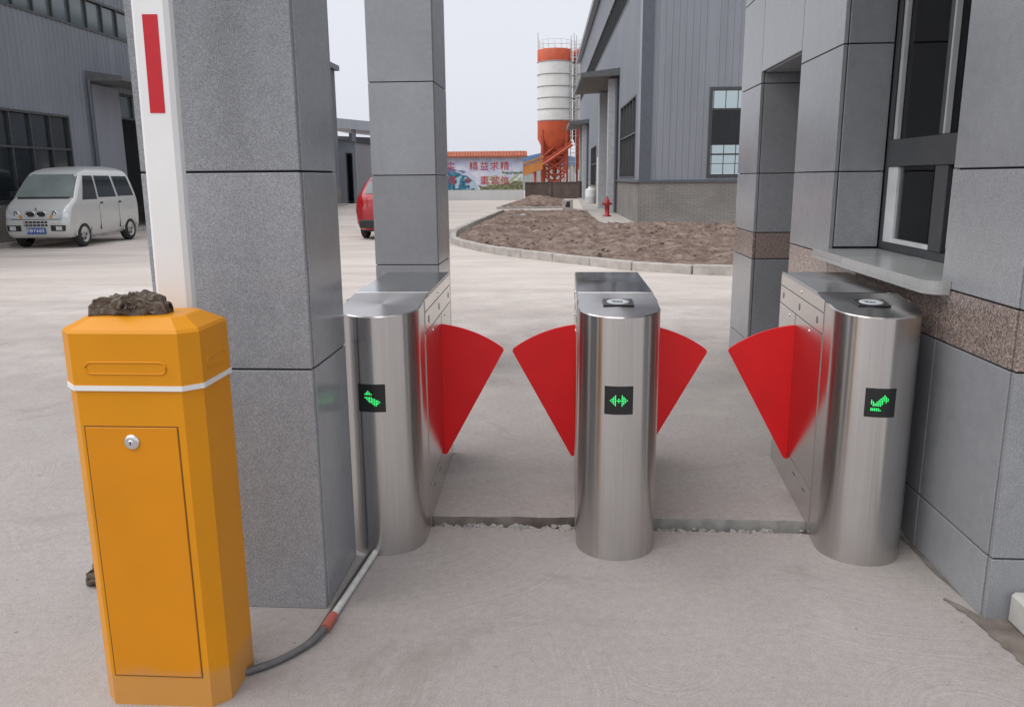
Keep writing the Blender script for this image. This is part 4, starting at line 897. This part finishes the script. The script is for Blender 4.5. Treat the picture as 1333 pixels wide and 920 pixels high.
for s in (-1, 1):
    side_patch(VN, 'side_window', 'glass_dark', vW, (.40, 1.06, 1.08), (.34, .76, 1.63), s); side_patch(VN, 'side_window', 'glass_dark', vW, (-.53, .32, 1.12), (-.47, .27, 1.63), s); side_patch(VN, 'side_window', 'glass_dark', vW, (-1.45, -.63, 1.13), (-1.32, -.56, 1.62), s)
    for x in (.24, -.66):
        q = MB(); q.cbox(x - .06, x + .06, s * .762 - .012, s * .762 + .012, .97, 1.01, .004); obj('door_handle', q, 'car_black', VN)
    for x in (.36, -.58):
        q = MB(); q.box(x - .003, x + .003, min(s * .74, s * .7672), max(s * .74, s * .7672), .36, .95); obj('door_seam', q, 'car_black', VN)
    o = front_patch(VN, 'headlight', 'lamp_clear', vF, s * .30, s * .72, .69, s * .34, s * .71, .875, .006)
    for dy, rr_ in ((.44, .062), (.58, .052)):
        q = MB(); q.lathe([(0, 1.712), (rr_ * .5, 1.714), (rr_, 1.726 - (dy - .44) * .12), (rr_ * 1.1, 1.716 - (dy - .44) * .12)], 18, (0 - (.02 if dy > .5 else 0), s * dy, .785), 'x'); obj('lamp_bowl', q, 'chrome', o)
    front_patch(VN, 'indicator', 'lamp_amber', vF, s * .31, s * .38, .69, s * .33, s * .38, .76, .010)
    q = MB(); P = [(s * .125 + .108 * math.cos(2 * PI * i / 20), .775 + .058 * (abs(math.sin(2 * PI * i / 20)) ** .6) * (1 if math.sin(2 * PI * i / 20) > 0 else -1)) for i in range(20)]
    q.prism(P, 1.66, 1.722, 'x'); g_ = obj('grille', q, 'car_black', VN)
    q = MB(); q.tube([(1.722, y, z) for y, z in P + [P[0]]], .013, 6, False); obj('grille_surround', q, 'chrome', g_)
    front_patch(VN, 'fog_lamp', 'car_black', vF, s * .34, s * .66, .40, s * .34, s * .68, .53, .006); front_patch(VN, 'fog_lens', 'lamp_clear', vF, s * .46, s * .60, .42, s * .46, s * .60, .51, .012)
    q = MB(); q.cbox(.98, 1.10, s * .76, s * .90, 1.13, 1.28, .02); obj('mirror', q, 'car_black', VN) if s < 0 else None
q = MB(); q.prism([(-.035, .875), (.035, .875), (0, .935)], 1.66, 1.69, 'x'); obj('badge', q, 'chrome', VN)
for z in (.53, .60):
    q = MB(); q.cbox(1.755, 1.775, -.27, .27, z - .022, z + .022, .004); gr = obj('lower_grille', q, 'car_black', VN)
    for k in range(6):
        q = MB(); q.box(1.774, 1.778, -.25 + k * .09, -.235 + k * .09, z - .02, z + .02); obj('grille_bar', q, 'van_paint', gr)
q = MB(); q.cbox(1.766, 1.778, -.22, .22, .335, .475, .003); pt = obj('number_plate', q, 'plate_blue', VN)
for i, ch in enumerate('\u5ddd97605'):
    o = write(ch, 0, .405, .105, 'plate_white', pt, 0, .002, 'plate_character'); o.rotation_euler = (PI / 2, 0, PI / 2); o.location = (1.7785, -.165 + i * .066, .405)

# ---- red car behind the lone pillar
SV = thing('red_car', 'red car mostly hidden behind the lone grey pillar', 'car', (-4.45, 22.2, YZ), R(92))
sF = [(.24, 2.0), (.4, 2.08), (.7, 2.08), (.85, 1.98), (.95, 1.6), (1.0, 1.25), (1.1, .95), (1.3, .55), (1.5, .12), (1.58, -.2), (1.62, -.6)]
sB = [(.24, -1.95), (.4, -2.05), (.75, -2.05), (1.0, -1.97), (1.15, -1.9), (1.4, -1.7), (1.52, -1.55), (1.58, -1.35), (1.62, -1.0)]
sW = [(.24, .76), (.4, .85), (.75, .88), (.98, .86), (1.1, .80), (1.4, .66), (1.54, .56), (1.6, .44), (1.62, .3)]
rfs = [(.24, .3), (.9, .35), (1.1, .25), (1.62, .25)]
zss = [.24, .28, .33, .4, .5, .6, .7, .78, .85, .9, .95, .98, 1.0, 1.05, 1.1, 1.2, 1.3, 1.4, 1.46, 1.5, 1.54, 1.57, 1.59, 1.61, 1.62]
car_body('body', SV, sF, sB, sW, zss, rfs, rfs, 'suv_paint', (1.3, -1.28), .33)
q = MB(); q.box(-1.85, 1.85, -.6, .6, .2, .55); obj('underbody', q, 'car_black', SV)
for x in (1.3, -1.28):
    for s in (-1, 1): wheel(SV, x, s * .74, .33, s)
for s in (-1, 1):
    side_patch(SV, 'side_window', 'glass_dark', sW, (.1, .85, 1.06), (.05, .25, 1.5), s); side_patch(SV, 'side_window', 'glass_dark', sW, (-.85, .02, 1.06), (-.8, -.02, 1.5), s); side_patch(SV, 'side_window', 'glass_dark', sW, (-1.5, -.93, 1.06), (-1.3, -.88, 1.46), s)
    front_patch(SV, 'tail_lamp', 'lamp_red', sB, s * .52, s * .84, .84, s * .52, s * .8, 1.04, .008, 0, -1)
    front_patch(SV, 'headlight', 'lamp_clear', sF, s * .45, s * .76, .68, s * .45, s * .74, .82, .008, .2)
    q = MB(); q.cbox(.72, .86, s * .86 - .08, s * .86 + .1, 1.05, 1.2, .03); obj('mirror', q, 'suv_paint', SV)
front_patch(SV, 'rear_window', 'glass_grey', sB, -.62, .62, 1.14, -.52, .52, 1.48, .008, .05, -1); front_patch(SV, 'windscreen', 'glass_grey', sF, -.7, .7, 1.04, -.52, .52, 1.5, .012, .1)
q = MB(); q.cbox(-2.085, -2.02, -.74, .74, .30, .5, .02); obj('rear_bumper', q, 'car_black', SV)

# ================================================================== SMALL YARD THINGS
HY_ = thing('fire_hydrant', 'red fire hydrant on the walk beside the factory door', 'hydrant', (1.60, 31.0, YZ + .05))
q = MB(); q.lathe([(.16, 0), (.16, .05), (.09, .06), (.085, .42), (.12, .44), (.12, .50), (.10, .52), (.09, .60), (.05, .67), (0, .69)], 20); obj('barrel', q, 'hydrant_red', HY_)
for a, r_ in ((0, .05), (PI, .05), (-PI / 2, .065)):
    d = Vector((math.cos(a), math.sin(a), 0)); q = MB(); q.tube([d * .06 + Vector((0, 0, .47)), d * .17 + Vector((0, 0, .47))], r_, 12); q.tube([d * .165 + Vector((0, 0, .47)), d * .20 + Vector((0, 0, .47))], r_ * .6, 6); obj('outlet', q, 'hydrant_red', HY_)
q = MB(); q.tube([(0, 0, .68), (0, 0, .74)], .03, 5); obj('valve_nut', q, 'hydrant_red', HY_)
TK = thing('water_tank', 'white plastic tank standing on the walk beyond the hydrant', 'tank', (1.45, 46.5, YZ + .05))
q = MB(); q.lathe([(0, 0), (.27, 0), (.29, .04), (.29, .36), (.30, .38), (.29, .40), (.29, .74), (.26, .80), (.12, .86), (0, .86)], 24); obj('barrel', q, 'plastic_white', TK)
q = MB(); q.lathe([(0, .93), (.12, .93), (.12, .85)], 18); obj('lid', q, 'plastic_white', TK)
DB = thing('drain_box', 'small concrete drain box at the end of the far soil bed', 'drain', (.15, 40.0, YZ + .02))
q = MB(); q.cbox(-.26, .26, -.22, -.16, 0, .42, .01); q.cbox(-.26, .26, .16, .22, 0, .42, .01); q.cbox(-.26, -.2, -.16, .16, 0, .42, .01); q.cbox(.2, .26, -.16, .16, 0, .42, .01); obj('box', q, 'kerb_concrete', DB)
q = MB(); q.add([(-.12, -.2235, .08), (.14, -.2235, .06), (.1, -.2235, .34), (-.02, -.2235, .36)], [(0, 1, 2, 3)]); obj('opening', q, 'joint_dark', DB)
q = MB()
for k in range(9): q.add([Vector((random.uniform(-.22, .22), random.uniform(-.1, .1), random.uniform(0, .12))) for _ in range(3)], [(0, 1, 2)])
tag(obj('plastic_bag', q, 'bag_white', None, (-1.55, 29.5, YZ + .13)), 'torn white plastic bag lying on the brown soil', 'bag')
